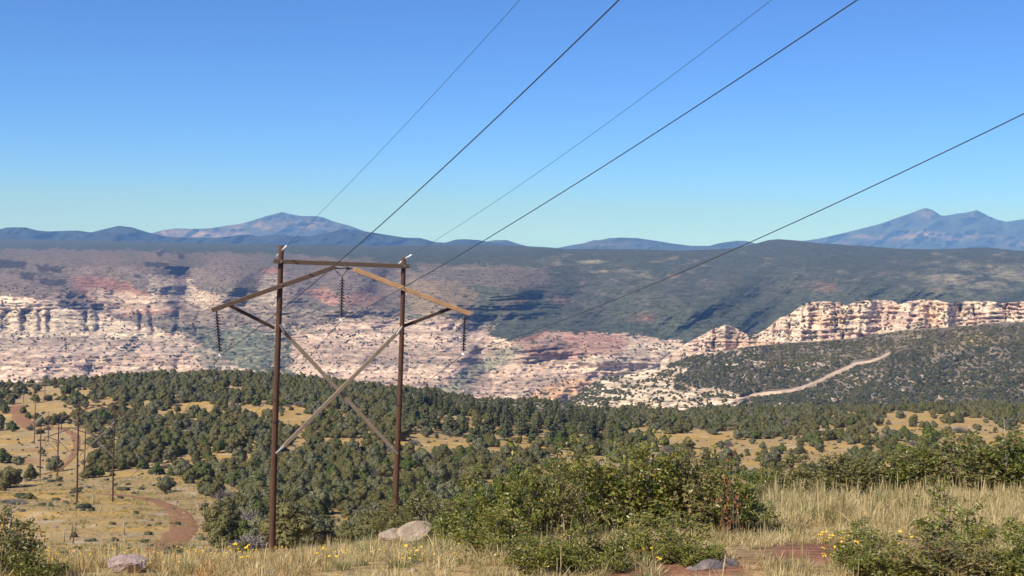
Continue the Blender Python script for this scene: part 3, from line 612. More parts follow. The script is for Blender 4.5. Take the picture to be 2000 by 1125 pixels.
def h_frame(O, phi, zL, zR, dz, label, seed, string_n=13, tan_arm=True, third=None):
    """two poles, crossarm, two drooping arms with knee braces, X brace, three strings"""
    root = empty('power_line_structure', Vector(O), phi); tag(root, label, 'power structure', 'wooden H frame structures of the power line')
    P = lambda x, z, y=0.0: np.array([x, y, z + dz])
    wood = MT['pole_wood']
    for nm, a, b, ra, rb, m in (('pole', np.array([0, 0, zL]), P(0.21, 16.0), 0.18, 0.135, wood), ('pole', np.array([6.57, 0, zR]), P(6.76, 15.5), 0.165, 0.115, MT['pole_wood'])):
        link('pole', pole_mesh(a, b, ra, rb, m, seed), root); seed += 1
    link('crossarm', MB().beam(P(-0.18, 15.19, -0.21), P(7.05, 15.02, -0.19), 0.12, 0.22, (0, 1, 0), 12, 0.004, seed).mesh('crossarm', MT['beam_brown']), root)
    o = link('support_arm', MB().beam(P(-3.27, 12.68, -0.235), P(3.02, 14.93, -0.235), 0.13, 0.225, (0, 1, 0), 14, 0.006, seed + 1).mesh('support_arm', MT['beam_brown']), root)
    o = link('support_arm', MB().beam(P(4.03, 14.83, -0.225), P(10.49, 12.50, -0.225), 0.13, 0.25, (0, 1, 0), 16, 0.010, seed + 2).mesh('support_arm', MT['beam_tan'] if tan_arm else MT['beam_brown']), root)
    if tan_arm: o['label'] = 'raw orange tan timber arm'
    link('knee_brace', MB().beam(P(-2.35, 12.92, 0.02), P(0.0, 11.74, 0.25), 0.09, 0.17, (0, 1, 0), 4).mesh('knee_brace', MT['beam_dark']), root)
    link('knee_brace', MB().beam(P(9.50, 12.80, 0.02), P(6.85, 11.80, 0.22), 0.09, 0.17, (0, 1, 0), 4).mesh('knee_brace', MT['beam_dark']), root)
    link('cross_brace', MB().beam(P(0.25, 11.78, 0.07), P(6.45, 5.25, 0.07), 0.11, 0.20, (0, 1, 0), 12, 0.004, seed + 3).mesh('cross_brace', MT['beam_grey']), root)
    link('cross_brace', MB().beam(P(6.62, 11.62, -0.06), P(0.40, 5.55, -0.06), 0.11, 0.20, (0, 1, 0), 12, 0.004, seed + 4).mesh('cross_brace', MT['beam_grey']), root)
    for x, z, x2, z2 in ((0.55, 5.68, 0.10, 5.30), (6.30, 5.42, 6.62, 5.05), (0.20, 11.95, 0.45, 11.50), (6.75, 11.85, 6.45, 11.40)):
        link('brace_plate', MB().beam(P(x, z, 0.0), P(x2, z2, 0.0), 0.30, 0.10, (0, 1, 0), 1).mesh('brace_plate', MT['steel']), root)
    for x, z in ((0.2, 15.18), (6.76, 15.03), (0.24, 14.0), (6.72, 13.86)):
        link('bolt', BOLT, root, (x, -0.30, z + dz))
    for x in (2.95, 3.70):
        link('hanger', MB().tube([P(x, 15.02, -0.24), P(x, 14.84, -0.24), P(3.46 + 0.1 * (x - 3.46), 14.46, -0.03)], 0.018, 6).mesh('hanger', MT['iron']), root)
    link('arm_bracket', MB().beam(P(2.72, 14.86, -0.24), P(3.95, 14.86, -0.24), 0.04, 0.05, (0, 1, 0), 2).beam(P(2.7, 14.83, -0.24), P(3.1, 14.88, -0.24), 0.09, 0.12, (0, 1, 0), 1).beam(P(3.62, 14.90, -0.24), P(3.8, 14.84, -0.24), 0.09, 0.12, (0, 1, 0), 1).mesh('arm_bracket', MT['iron']), root)
    hang_string(root, P(-3.04, 12.66, -0.235), P(-2.83, 10.44, -0.235), string_n)
    hang_string(root, P(3.46, 14.44, -0.03), P(3.44, 12.19, -0.03), string_n)
    hang_string(root, P(10.18, 12.55, -0.225), P(10.14, 10.36, -0.225), string_n)
    for x, z, r in ((0.09, 6.9, 0.172), (6.65, 7.6, 0.15)):
        link('pole_band', MB().tube([P(x, z, 0), P(x + 0.001, z + 0.07, 0)], r + 0.012, 14).mesh('pole_band', MT['iron']), root)
    if third:
        x, z0, z1 = third
        link('pole', pole_mesh((x, 0, z0), (x + 0.2, 0, z1), 0.17, 0.13, wood, seed + 9), root)
        link('cross_brace', MB().beam((x + 0.2, -0.12, 6.2), (x / 2, -0.12, 8.6), 0.10, 0.16, (0, 1, 0), 2).mesh('cross_brace', MT['beam_grey']), root)
        link('cross_brace', MB().beam((0.0, -0.12, 6.4), (x / 2, -0.12, 8.62), 0.10, 0.16, (0, 1, 0), 2).mesh('cross_brace', MT['beam_grey']), root)
    ax, nm = plane_frame(O, phi)
    W = lambda p: np.array(O) + ax * p[0] + nm * p[1] + np.array([0, 0, p[2]])
    ATT.append([W(P(0.22, 15.72, -0.16)), W(P(-2.83, 10.40, -0.235)), W(P(6.78, 15.40, -0.14)), W(P(3.44, 12.14, -0.03)), W(P(10.14, 10.32, -0.225))])
    return root
def ground_at(O, phi, x):
    ax, _ = plane_frame(O, phi); p = np.array(O) + ax * x; return float(ground_z(p[0], p[1])) - O[2]
h_frame(O1, LPHI, ground_at(O1, LPHI, 0) - 1.2, ground_at(O1, LPHI, 6.57) - 1.2, 0.0, 'largest wooden H frame power structure with a raw tan right arm, nearest the camera', 3)
O2 = pt(150, 975, 258.0); O2[2] = ground_z(O2[0], O2[1])
h_frame(O2, LPHI, -1, ground_at(O2, LPHI, 6.57) - 1, 3.4, 'second power structure with two tall dark poles on the meadow beside the red road bend', 21, 13, False)
O3 = pt(112, 935, 348.0); O3[2] = ground_z(O3[0], O3[1])
h_frame(O3, LPHI - 0.1, -1, ground_at(O3, LPHI, 6.57) - 1, -2.6, 'third power structure with a pale level crossarm, behind the left tall pole', 41, 9, False, third=(-4.25, -1.0, 13.0))
def small_structure(px, py, d, label, poles, beams, mat):
    O = pt(px, py, d); O[2] = ground_z(O[0], O[1]); s = d / FPX
    root = empty('power_line_structure', Vector(O), 0.0); tag(root, label, 'power structure', 'wooden H frame structures of the power line')
    for i, (dx, top, dy) in enumerate(poles):
        x = dx * s; y = dy
        gz = float(ground_z(O[0] + x, O[1] + y)) - O[2]
        link('pole', pole_mesh((x, y, gz - 1.0), (x + 0.2, y, top * s), 0.17, 0.13, mat, 60 + i, 10, 8), root)
    for (x0, z0, x1, z1, bm, y) in beams:
        link('crossarm', MB().beam((x0 * s, y, z0 * s), (x1 * s, y, z1 * s), 0.14, 0.28, (0, 1, 0), 4).mesh('crossarm', bm), root)
    for (x0, z0, x1, z1, bm, y) in beams: pass
    return O, s
O4, s4 = small_structure(67, 863, 452.0, 'fourth power structure with grey poles and a pale slanting beam, beyond the meadow', [(0, 86, 0), (24, 63, 1.5)], [(1, 42, 25, 63, MT['pale_bark'], -0.2)], MT['pole_wood_grey'])
O5, s5 = small_structure(66, 785, 615.0, 'farthest power structure of three poles and two crossarms among the ridge trees', [(-20, 46, 0), (0, 47, 0), (21, 42, 0)], [(-14, 45, 22, 45, MT['beam_grey'], -0.3), (-21, 37, 32, 37, MT['beam_grey'], -0.3)], MT['pole_wood_grey'])
ATT.append([O4 + [0, 0, 86 * s4], O4 + [-1.5, 0, 76 * s4], O4 + [24 * s4, 1, 63 * s4], O4 + [2, 0, 52 * s4], O4 + [5.6, 0, 60 * s4]])
ATT.append([O5 + [-20 * s5, 0, 45 * s5], O5 + [-20 * s5, 0, 36 * s5], O5 + [21 * s5, 0, 43 * s5], O5 + [0, 0, 36 * s5], O5 + [30 * s5, 0, 36 * s5]])

# wires: quadratic sag; the first span climbs over the camera to the right
SPAN = [(0.2392, 0.0008), (0.2202, 0.0010), (0.2126, 0.0012), (0.2077, 0.0008), (0.2042, 0.0012)]
WNAME = ['shield_wire', 'conductor', 'shield_wire', 'conductor', 'conductor']
WLAB = ['thin ground wire from the top of the near left pole', 'thick conductor from the left insulator string, crossing the near left pole', 'thin ground wire from the top of the near right pole', 'thick conductor from the middle insulator string under the crossarm', 'lowest thick conductor, from the insulator string under the tan right arm']
SAGS = [[5.2, 3.2, 2.0, 2.5], [9.0, 4.5, 3.0, 3.0]]
for w in range(5):
    thin = w in (0, 2); P1 = ATT[0][w]; path = []
    s_ = np.linspace(112, 0, 70); a, b = SPAN[w]
    path.append(np.stack([P1[0] + 0.4 * s_, P1[1] - s_, P1[2] + a * s_ + b * s_ * s_], -1))
    for k in range(len(ATT) - 1):
        A, B = ATT[k][w], ATT[k + 1][w]; t = np.linspace(0, 1, 48)[1:, None]
        q = A + (B - A) * t; q[:, 2] -= 4 * SAGS[0 if thin else 1][k] * (t * (1 - t))[:, 0]; path.append(q)
    path = np.concatenate(path, 0); rad = np.where(path[:, 1] > 120, 0.030 if not thin else 0.018, 0.0165 if not thin else 0.0085)
    rad = np.where(path[:, 1] > 300, 0.026, rad) if not thin else rad
    o = link(WNAME[w], MB().tube(path, 0.0155 if not thin else 0.0078, 6).mesh('wire', MT['aluminium'], True)); tag(o, WLAB[w], 'wire', 'wires of the power line')
    if thin:
        i1 = int(np.argmin(np.linalg.norm(path - P1, axis=1))); up = path[i1 - 1] - P1; up /= np.linalg.norm(up); dn = path[i1 + 1] - P1; dn /= np.linalg.norm(dn)
        link('wire_sleeve', MB().tube([P1 + up * 0.18, P1 + up * 1.25], 0.042, 8).mesh('wire_sleeve', MT['white_sleeve'], True), o)
        link('wire_sleeve', MB().tube([P1 + dn * 0.25, P1 + dn * 1.25], 0.042, 8).mesh('wire_sleeve', MT['white_sleeve'], True), o)
    else:
        i1 = int(np.argmin(np.linalg.norm(path - P1, axis=1))); up = path[i1 - 1] - P1; up /= np.linalg.norm(up); dn = path[i1 + 1] - P1; dn /= np.linalg.norm(dn)
        link('armor_rod', MB().tube([P1 + up * 0.9, P1 + [0, 0, 0.004], P1 + dn * 0.9], 0.027, 7).mesh('armor_rod', MT['steel'], True), o)

# ------------------------------------------------------------------ plant models
def quads_on(P, N, U, L, W, bend=0.0):
    """small two-triangle leaf faces: centre P, normal N, long axis U"""
    Vd = np.cross(N, U); Vd /= np.linalg.norm(Vd, axis=1, keepdims=True) + 1e-9
    a = P - U * L[:, None] * 0.5; b = P + U * L[:, None] * 0.5; c = P + Vd * W[:, None] * 0.5 + N * (bend * L)[:, None]; d = P - Vd * W[:, None] * 0.5 + N * (bend * L)[:, None]
    V = np.stack([a, d, b, c], 1).reshape(-1, 3); i = np.arange(len(P)) * 4
    return V, np.stack([i, i + 1, i + 2, i + 3], -1)
def unit(v): return v / (np.linalg.norm(v, axis=-1, keepdims=True) + 1e-9)
NORMALS = {}                                               # soft outward shading normals of the leaf sprays
def crown_mesh(name, seed, lobes, nleaf, size, mat, flat=0.9, shell=(0.70, 1.06), jit=0.75, core=True, up=0.35):
    """lobes: (centre, radius); leaf sprays round each lobe, turned mostly outwards"""
    R = np.random.default_rng(seed); C = np.array([l[0] for l in lobes], float); rad = np.array([l[1] for l in lobes], float)
    k = R.choice(len(lobes), nleaf, p=rad ** 2 / (rad ** 2).sum()); D = unit(R.normal(0, 1, (nleaf, 3)) + [0, 0, up])
    lump = 1 + 0.16 * fbm(D[:, 0] * 2.4 + k * 3.1, D[:, 1] * 2.4 + D[:, 2] * 1.7, 3, seed)
    P = C[k] + D * (rad[k] * R.uniform(*shell, nleaf) * lump)[:, None] * [1, 1, flat]
    N = unit(D + jit * R.normal(0, 1, (nleaf, 3))); N = np.where((N * D).sum(-1, keepdims=True) < 0, -N, N); U = unit(np.cross(N, R.normal(0, 1, (nleaf, 3))))
    L = size * R.uniform(0.7, 1.5, nleaf); V, Q = quads_on(P, N, U, L, L * R.uniform(0.45, 0.8, nleaf), 0.10)
    keep = np.repeat(P[:, 2] > 0.02, 4); tint = np.repeat(R.uniform(0, 1, nleaf), 4)
    Vs = [V]; Qs = [Q]; ts = [tint]; n = len(V); cen = (C * (rad ** 2)[:, None]).sum(0) / (rad ** 2).sum() * [1, 1, 0.6]
    NS = unit(0.55 * D + 0.35 * unit(P - cen) + 0.30 * N + R.normal(0, 0.16, (nleaf, 3))); ns = [np.repeat(NS, 4, 0)]
    if core:
        an = np.arange(8) * math.pi / 4
        for c, r in zip(C, rad):
            rr = r * 0.74; ring = []
            for ph in (-0.9, -0.3, 0.35, 0.95): ring.append(np.stack([np.cos(an) * rr * math.cos(ph), np.sin(an) * rr * math.cos(ph), np.full(8, rr * math.sin(ph) * flat)], -1) + c)
            vv = np.concatenate(ring); i = np.arange(32).reshape(4, 8); j = np.roll(i, -1, 1)
            q = np.stack([i[:-1].ravel(), j[:-1].ravel(), j[1:].ravel(), i[1:].ravel()], -1); tp = np.array([[24 + a, 24 + a + 1, 24 + a + 2, 24 + a + 3] for a in (0, 3)] + [[24, 27, 30, 31]])
            ns.append(unit(vv - c)); Vs.append(vv); Qs.append(np.vstack([q, tp]) + n); ts.append(np.full(32, 0.55)); n += 32
    me = mesh_np(name, np.vstack(Vs), [np.vstack(Qs)], True, tint=np.concatenate(ts), mats=[mat])
    if len(me.vertices) == n: NORMALS[me.name] = np.vstack(ns); me.normals_split_custom_set_from_vertices(NORMALS[me.name].tolist())
    return me
def trunk_mesh(name, seed, h, r, mat, limbs=4, spread=0.8):
    R = np.random.default_rng(seed); m = MB()
    m.tube([(0, 0, -0.5), (R.normal(0, .04), R.normal(0, .04), h * 0.35), (R.normal(0, .12), R.normal(0, .12), h * 0.75)], [r * 1.25, r, r * 0.6], 7)
    for i in range(limbs):
        a = R.uniform(0, 6.28); z = h * R.uniform(0.12, 0.5); e = spread * R.uniform(0.6, 1.1)
        m.tube([(0, 0, z), (math.cos(a) * e * 0.5, math.sin(a) * e * 0.5, z + h * 0.2), (math.cos(a) * e, math.sin(a) * e, z + h * R.uniform(0.25, 0.45))], [r * 0.6, r * 0.42, r * 0.15], 5)
    return m.mesh(name, mat, True)
def juniper(seed):
    """rounded crown about 2 m in radius standing on the ground, many lobes"""
    R = np.random.default_rng(seed); W = R.uniform(1.7, 2.1); H = R.uniform(2.9, 3.8); lobes = [((0, 0, H * 0.48), W * 0.72)]
    n = R.integers(10, 15)
    for i in range(n):
        a = i * 2.4 + R.uniform(-.4, .4); q = R.uniform(0.45, 1.12); z = H * R.uniform(0.20, 0.80); rr = W * R.uniform(0.24, 0.50) * (1.15 - 0.45 * z / H)
        e = (W - rr * 0.8) * q * (1.12 - 0.75 * max(0, z / H - 0.35)); lobes.append(((math.cos(a) * e, math.sin(a) * e, max(z, rr * 0.7)), rr))
    lobes.append(((R.uniform(-.3, .3), R.uniform(-.3, .3), H * 0.82), W * 0.40))
    return crown_mesh('juniper_crown', seed, lobes, 2300, 0.27, MT[('juniper', 'juniper', 'juniper_grey', 'juniper', 'juniper_bright', 'juniper', 'juniper_grey')[seed % 7]], 0.95, (0.74, 1.05), 0.5), trunk_mesh('juniper_trunk', seed, H * 0.7, 0.16, MT['bark'])
def pine(seed):
    R = np.random.default_rng(seed); H = R.uniform(8.0, 10.0); lobes = []
    for z in np.arange(1.6, H, 0.55):
        f = 1 - (z / H) ** 1.5; w = 2.3 * f + 0.15; n = 5 if w > 0.8 else 2
        for i in range(n):
            a = R.uniform(0, 6.28); e = w * R.uniform(0.35, 0.9); lobes.append(((math.cos(a) * e, math.sin(a) * e, z + R.uniform(-.2, .2)), 0.34 + 0.42 * f * R.uniform(0.6, 1.1)))
    return crown_mesh('pine_crown', seed, lobes, 3400, 0.30, MT['pine'], 0.55, (0.5, 1.1), 0.9, True, 0.2), trunk_mesh('pine_trunk', seed, H * 1.1, 0.2, MT['bark'], 8, 1.2)
def grey_shrub(seed):
    """leafless grey brush: fans of thin twigs"""
    R = np.random.default_rng(seed); n = 900; a = R.uniform(0, 6.28, n); el = np.arcsin(R.uniform(0.15, 1, n)); r = R.uniform(0.35, 1.6, n)
    D = np.stack([np.cos(a) * np.cos(el), np.sin(a) * np.cos(el), np.sin(el)], -1); P = D * r[:, None] * [1.2, 1.2, 1.1] + [0, 0, 0.2]
    U = unit(D + 0.45 * R.normal(0, 1, (n, 3))); N = unit(np.cross(U, R.normal(0, 1, (n, 3)))); V, Q = quads_on(P, N, U, R.uniform(0.35, 0.8, n), R.uniform(0.05, 0.11, n))
    return mesh_np('grey_twigs', V, [Q], False, tint=np.repeat(R.uniform(0, 1, n), 4), mats=[MT['grey_twigs']]), trunk_mesh('shrub_stem', seed, 1.2, 0.06, MT['pale_bark'], 6, 0.9)
def low_bush(seed, mat, n=420, size=0.13, w=0.7, h=0.55):
    R = np.random.default_rng(seed); lobes = [((R.uniform(-.4, .4) * w, R.uniform(-.4, .4) * w, h * R.uniform(0.25, 0.5)), w * R.uniform(0.4, 0.62)) for _ in range(6)]
    return crown_mesh('low_bush', seed, lobes, n, size, mat, 0.8)
def scrub_blob(seed, mat, n=70, size=0.55):
    R = np.random.default_rng(seed); lobes = [((0, 0, 0.55), 0.8), ((R.uniform(-.6, .6), R.uniform(-.6, .6), 0.5), 0.6), ((R.uniform(-.6, .6), R.uniform(-.6, .6), 0.8), 0.5)]
    return crown_mesh('scrub', seed, lobes, n, size, mat, 0.9)

def variants(name, meshes):
    c = bpy.data.collections.new(name)
    for i, m in enumerate(meshes): c.objects.link(bpy.data.objects.new('%s_%02d' % (name, i), m))
    return c
def merged(ms):
    """crown and trunk as one mesh (for the far wood)"""
    out = []
    for a, b in ms:
        me = a.copy(); n = len(a.vertices)
        V = np.empty(n * 3, np.float32); a.vertices.foreach_get('co', V); W = np.empty(len(b.vertices) * 3, np.float32); b.vertices.foreach_get('co', W)
        def polys(m):
            q = []; t = []
            for p in m.polygons: (q if len(p.vertices) == 4 else t).append(tuple(p.vertices))
            return np.array(q, int).reshape(-1, 4), np.array(t, int).reshape(-1, 3)
        qa, ta = polys(a); qb, tb = polys(b); ti = np.empty(n, np.float32); a.attributes['tint'].data.foreach_get('value', ti)
        nm = mesh_np(a.name + '_tree', np.vstack([V.reshape(-1, 3), W.reshape(-1, 3)]), [np.vstack([qa, qb + n]), np.vstack([ta, tb + n])], True, tint=np.concatenate([ti, np.zeros(len(b.vertices), np.float32)]), mats=[a.materials[0], b.materials[0]])
        if a.name in NORMALS: nm.normals_split_custom_set_from_vertices(np.vstack([NORMALS[a.name], np.zeros((len(b.vertices), 3))]).tolist())
        # second material on the trunk faces (quads then triangles keep their order)
        mi = np.concatenate([np.zeros(len(qa)), np.ones(len(qb)), np.zeros(len(ta)), np.ones(len(tb))]).astype(np.int32)
        if len(mi) == len(nm.polygons): nm.polygons.foreach_set('material_index', mi)
        out.append(nm)
    return out
def scatter(name, P, coll, ix, rz, sc, label=None, cat=None, tilt=None):
    """one object of kind stuff: copies of the models in coll at the points P"""
    n = len(P); me = bpy.data.meshes.new(name); me.vertices.add(n); me.vertices.foreach_set('co', np.asarray(P, np.float32).ravel())
    a = me.attributes.new('ix', 'INT', 'POINT'); a.data.foreach_set('value', np.asarray(ix, np.int32))
    e = np.zeros((n, 3), np.float32); e[:, 2] = rz
    if tilt is not None: e[:, :2] = tilt
    a = me.attributes.new('rot', 'FLOAT_VECTOR', 'POINT'); a.data.foreach_set('vector', e.ravel())
    s = np.asarray(sc, np.float32); s = np.repeat(s[:, None], 3, 1) if s.ndim == 1 else s
    a = me.attributes.new('scl', 'FLOAT_VECTOR', 'POINT'); a.data.foreach_set('vector', np.ascontiguousarray(s).ravel())
    ng = bpy.data.node_groups.new(name + '_nodes', 'GeometryNodeTree')
    ng.interface.new_socket('Geometry', in_out='INPUT', socket_type='NodeSocketGeometry'); ng.interface.new_socket('Geometry', in_out='OUTPUT', socket_type='NodeSocketGeometry')
    N = ng.nodes; L = ng.links; gi = N.new('NodeGroupInput'); go = N.new('NodeGroupOutput'); ins = N.new('GeometryNodeInstanceOnPoints'); ci = N.new('GeometryNodeCollectionInfo')
    ci.inputs['Collection'].default_value = coll; ci.inputs['Separate Children'].default_value = True; ci.inputs['Reset Children'].default_value = True
    def at(nm, ty):
        q = N.new('GeometryNodeInputNamedAttribute'); q.data_type = ty; q.inputs['Name'].default_value = nm; return q.outputs['Attribute']
    er = N.new('FunctionNodeEulerToRotation'); L.new(at('rot', 'FLOAT_VECTOR'), er.inputs[0])
    ins.inputs['Pick Instance'].default_value = True
    L.new(gi.outputs[0], ins.inputs['Points']); L.new(ci.outputs[0], ins.inputs['Instance']); L.new(at('ix', 'INT'), ins.inputs['Instance Index'])
    L.new(er.outputs[0], ins.inputs['Rotation']); L.new(at('scl', 'FLOAT_VECTOR'), ins.inputs['Scale']); L.new(ins.outputs[0], go.inputs[0])
    o = link(name, me); md = o.modifiers.new('scatter', 'NODES'); md.node_group = ng; tag(o, label, cat, kind='stuff'); return o

JT = [juniper(100 + i) for i in range(7)]; PT = [pine(150 + i) for i in range(3)]; GT_ = [grey_shrub(180 + i) for i in range(3)]
MODELS = JT + PT + GT_; KIND = ['juniper'] * 7 + ['pine'] * 3 + ['shrub'] * 3

# ------------------------------------------------------------------ the wood below: how dense it stands, by place in the valley
DY = [700, 745, 765, 785, 805, 825, 845, 865, 885, 905, 925, 945, 965, 990, 1020, 1050, 1090]
DT = [
 [1, 1, 1, 1, 1, 1, 1, 1, 1, .9, .9, .9, .9, .9, .9, .9, .9, .9, .9, .9],
 [1, 1, 1, 1, 1, 1, 1, 1, 1, .9, .9, .9, .9, .9, .9, .9, .9, .9, .9, .9],
 [.9, .9, 1, 1, 1, 1, 1, 1, .9, .7, .7, .7, .9, .9, .9, .9, .9, .9, .9, .9],
 [.55, .7, 1, .95, .9, .9, 1, 1, .8, .6, .6, .8, .95, .95, .95, .95, .95, .95, .95, .95],
 [.4, .75, 1, .55, .6, .6, 1, 1, .8, .6, .6, .8, .9, .9, .98, .98, .8, .7, .6, .7],
 [.25, .75, 1, .7, .65, .6, 1, 1, .9, .75, .75, .75, .65, .85, .95, .9, .65, .45, .4, .5],
 [.05, .5, 1, .85, .8, .75, .9, 1, .85, .8, .8, .75, .5, .6, .85, .75, .5, .45, .35, .45],
 [.03, .35, 1, .75, .9, .9, .6, .55, .35, .4, .5, .7, .55, .45, .55, .5, .45, .4, .4, .45],
 [.05, .3, 1, .85, .9, .95, .7, .6, .3, .4, .45, .5, .4, .38, .42, .42, .38, .36, .4, .45],
 [.12, .25, .95, .95, .95, .95, .9, .95, .85, .9, .9, .5, .35, .36, .36, .4, .4, .4, .36, .36],
 [.12, .08, .55, .75, .92, .95, .95, 1, 1, 1, 1, .6, .3, .35, .35, .35, .35, .35, .3, .3],
 [.14, .0, .03, .22, .9, .95, .95, 1, 1, 1, 1, .8, .3, .3, .3, .3, .3, .3, .3, .3],
 [.04, .0, .0, .04, .85, .9, .95, 1, 1, 1, 1, .9, .4, .3, .3, .3, .3, .3, .3, .3],
 [.03, .0, .0, .0, .65, .85, .95, 1, 1, 1, 1, 1, .6, .3, .3, .3, .3, .3, .3, .3],
 [.0, .0, .0, .0, .50, .8, .7, .95, 1, 1, 1, 1, .6, .3, .3, .3, .3, .3, .3, .3],
 [.0, .0, .0, .0, .45, .8, .35, .8, .9, 1, 1, 1, .6, .3, .3, .3, .3, .3, .3, .3],
 [.0, .0, .0, .0, .25, .55, .2, .5, .6, .8, .8, .8, .5, .2, .2, .2, .2, .2, .2, .2]]
DT = np.array(DT)
def density(px, py):
    i = np.clip(np.interp(py, DY, range(len(DY))), 0, len(DY) - 1.001); j = np.clip((px - 50) / 100.0, 0, 18.999)
    i0 = i.astype(int); j0 = j.astype(int); a = i - i0; b = j - j0
    d = (DT[i0, j0] * (1 - a) + DT[i0 + 1, j0] * a) * (1 - b) + (DT[i0, j0 + 1] * (1 - a) + DT[i0 + 1, j0 + 1] * a) * b
    open_ = 0
    for (cx, cy, rx, ry) in [(385, 798, 50, 11), (510, 800, 45, 9), (575, 825, 26, 32), (610, 838, 40, 8), (460, 762, 14, 8), (680, 868, 32, 16), (600, 878, 28, 5), (100, 797, 32, 14), (36, 810, 26, 24), (225, 872, 12, 14), (350, 875, 20, 6), (370, 848, 26, 5), (850, 864, 40, 12), (960, 882, 60, 7), (1010, 870, 40, 7), (1110, 905, 30, 18), (1340, 858, 50, 14), (1420, 850, 30, 12), (1790, 818, 70, 14), (1790, 842, 40, 8), (1900, 828, 40, 8), (655, 1035, 24, 40), (130, 880, 50, 60), (1480, 880, 60, 8), (1620, 890, 40, 9), (1930, 850, 40, 8)]:
        open_ = np.maximum(open_, np.exp(-(((px - cx) / rx) ** 2 + ((py - cy) / ry) ** 2) ** 1.5))
    return d * (1 - open_)
R = np.random.default_rng(11)
n = 150000; uu = R.uniform(-0.43, 0.43, n); dd = np.sqrt(R.uniform(100.0 ** 2, 745.0 ** 2, n)); X = uu * dd; Y = dd; Z = ground_z(X, Y)
px, py = proj(np.stack([X, Y, Z], -1)); cov = density(px, py) * np.where(px > 1200, sstep(235, 275, Y), sstep(1240 - px, 1500 - px, Y + 0 * px) * 0 + np.where(px > 780, sstep(150, 200, Y), 1.0)) * np.clip(0.85 + 0.9 * fbm(X / 22, Y / 40, 3, 301), 0.25, 1.2); cov = np.clip(cov, 0, 0.985); den = -np.log(1 - cov) * np.interp(cov, [0.3, 0.5, 0.8, 0.95], [0.058, 0.072, 0.105, 0.165])
rad = R.uniform(0.50, 1.42, n) ** 1.2 * 1.62; rad = np.where((px > 1230) & (py > 835), rad * 0.95, rad)
order = np.argsort(R.uniform(0, 1, n) - 0.35 * (rad / 2.5)); grid = {}; keep = []
NOGO = [(on_ground(150, 975, 150), 3.0), (on_ground(216, 978, 150), 3.0), (O3, 5.0), (O4, 5.0)]
def line_clear(x, y):
    """open strip under the wires on the left, and the road"""
    return False
FIX = []                                                   # hand-placed trees: (px, base py, kind index, radius m, height factor)
for q in [(322, 962, 0, 2.05, 1.0), (20, 952, 1, 2.9, 1.0), (6, 905, 2, 2.6, 1.0), (447, 1052, 3, 2.4, 1.25), (492, 1030, 10, 2.7, 1.0), (437, 978, 11, 2.4, 1.0), (590, 1068, 4, 2.7, 0.9), (560, 1080, 5, 2.2, 0.9), (720, 1062, 6, 2.2, 0.8), (465, 1002, 6, 2.3, 1.0), (408, 968, 0, 1.7, 0.9), (626, 1046, 1, 2.0, 0.9), (500, 965, 2, 2.6, 1.0), (545, 985, 12, 2.0, 0.8), (30, 985, 12, 2.2, 0.5), (56, 975, 5, 1.5, 0.45), (428, 1088, 11, 1.3, 0.5), (930, 872, 7, 2.3, 1.0), (955, 858, 7, 2.6, 1.15), (990, 862, 8, 2.2, 0.9), (1018, 858, 9, 2.3, 1.0), (1075, 868, 8, 2.6, 1.1), (1090, 855, 9, 2.4, 1.1), (1150, 865, 7, 2.2, 1.0), (880, 850, 9, 2.4, 1.0), (830, 845, 8, 2.4, 1.0), (1040, 870, 7, 2.0, 0.9), (1185, 806, 8, 1.8, 0.9)]:
    p = on_ground(q[0], q[1], 100.0); FIX.append((p, q[2], q[3], q[4]))
def put_grid(x, y, r):
    grid.setdefault((int(x // 6), int(y // 6)), []).append((x, y, r))
def clash(x, y, r, f=0.80):
    gx, gy = int(x // 6), int(y // 6)
    for i in (-1, 0, 1):
        for j in (-1, 0, 1):
            for (a, b, c) in grid.get((gx + i, gy + j), ()):
                if (a - x) ** 2 + (b - y) ** 2 < ((r + c) * f) ** 2: return True
    return False
trees = []                                                 # (x, y, z, model, radius, hfac)
for p, k, r, h in FIX: trees.append((p[0], p[1], p[2], k, r, h)); put_grid(p[0], p[1], r)
for p, r in NOGO: put_grid(p[0], p[1], r)
rnd = R.uniform(0, 1, n); rk = R.uniform(0, 1, n); rh = R.uniform(0.72, 1.22, n)
for i in order:
    if rnd[i] > den[i]: continue
    x, y, r = X[i], Y[i], rad[i]
    if clash(x, y, r, 0.52 if cov[i] > 0.8 else 0.75): continue
    knoll = (px[i] > 860) and (px[i] < 1190) and (Y[i] > 590)
    if knoll: r *= 0.62
    k = int(rk[i] * 7 / 0.92) if rk[i] < 0.92 else 10 + int((rk[i] - 0.92) / 0.08 * 3)
    if 800 < px[i] < 1180 and 420 < Y[i] < 590 and rk[i] < 0.22: k = 7 + int(rk[i] / 0.22 * 3)
    trees.append((x, y, Z[i], min(k, 12), r, rh[i] * (0.8 if k > 9 else 1.0))); put_grid(x, y, r)
T = np.array(trees); print('trees', len(T))
tpx, tpy = proj(T[:, :3]); topx, topy = proj(T[:, :3] + np.stack([0 * T[:, 0], 0 * T[:, 0], T[:, 4] * 1.9 * T[:, 5]], -1))
fgx = [0, 520, 640, 760, 860, 960, 1060, 1180, 1230, 1400, 1480, 1540, 1640, 1800, 1880, 2000]; fgy = [1086, 1086, 1078, 1010, 965, 935, 920, 890, 880, 905, 920, 915, 890, 870, 845, 845]
vis = (tpx > -10) & (tpx < 2010) & (topy < np.interp(tpx, fgx, fgy) - 12)
size_px = T[:, 4] * 2 / T[:, 1] * FPX
rank = np.argsort(np.where(vis, -size_px, 1e9)); first = set(rank[:300].tolist())
base_r = 2.0
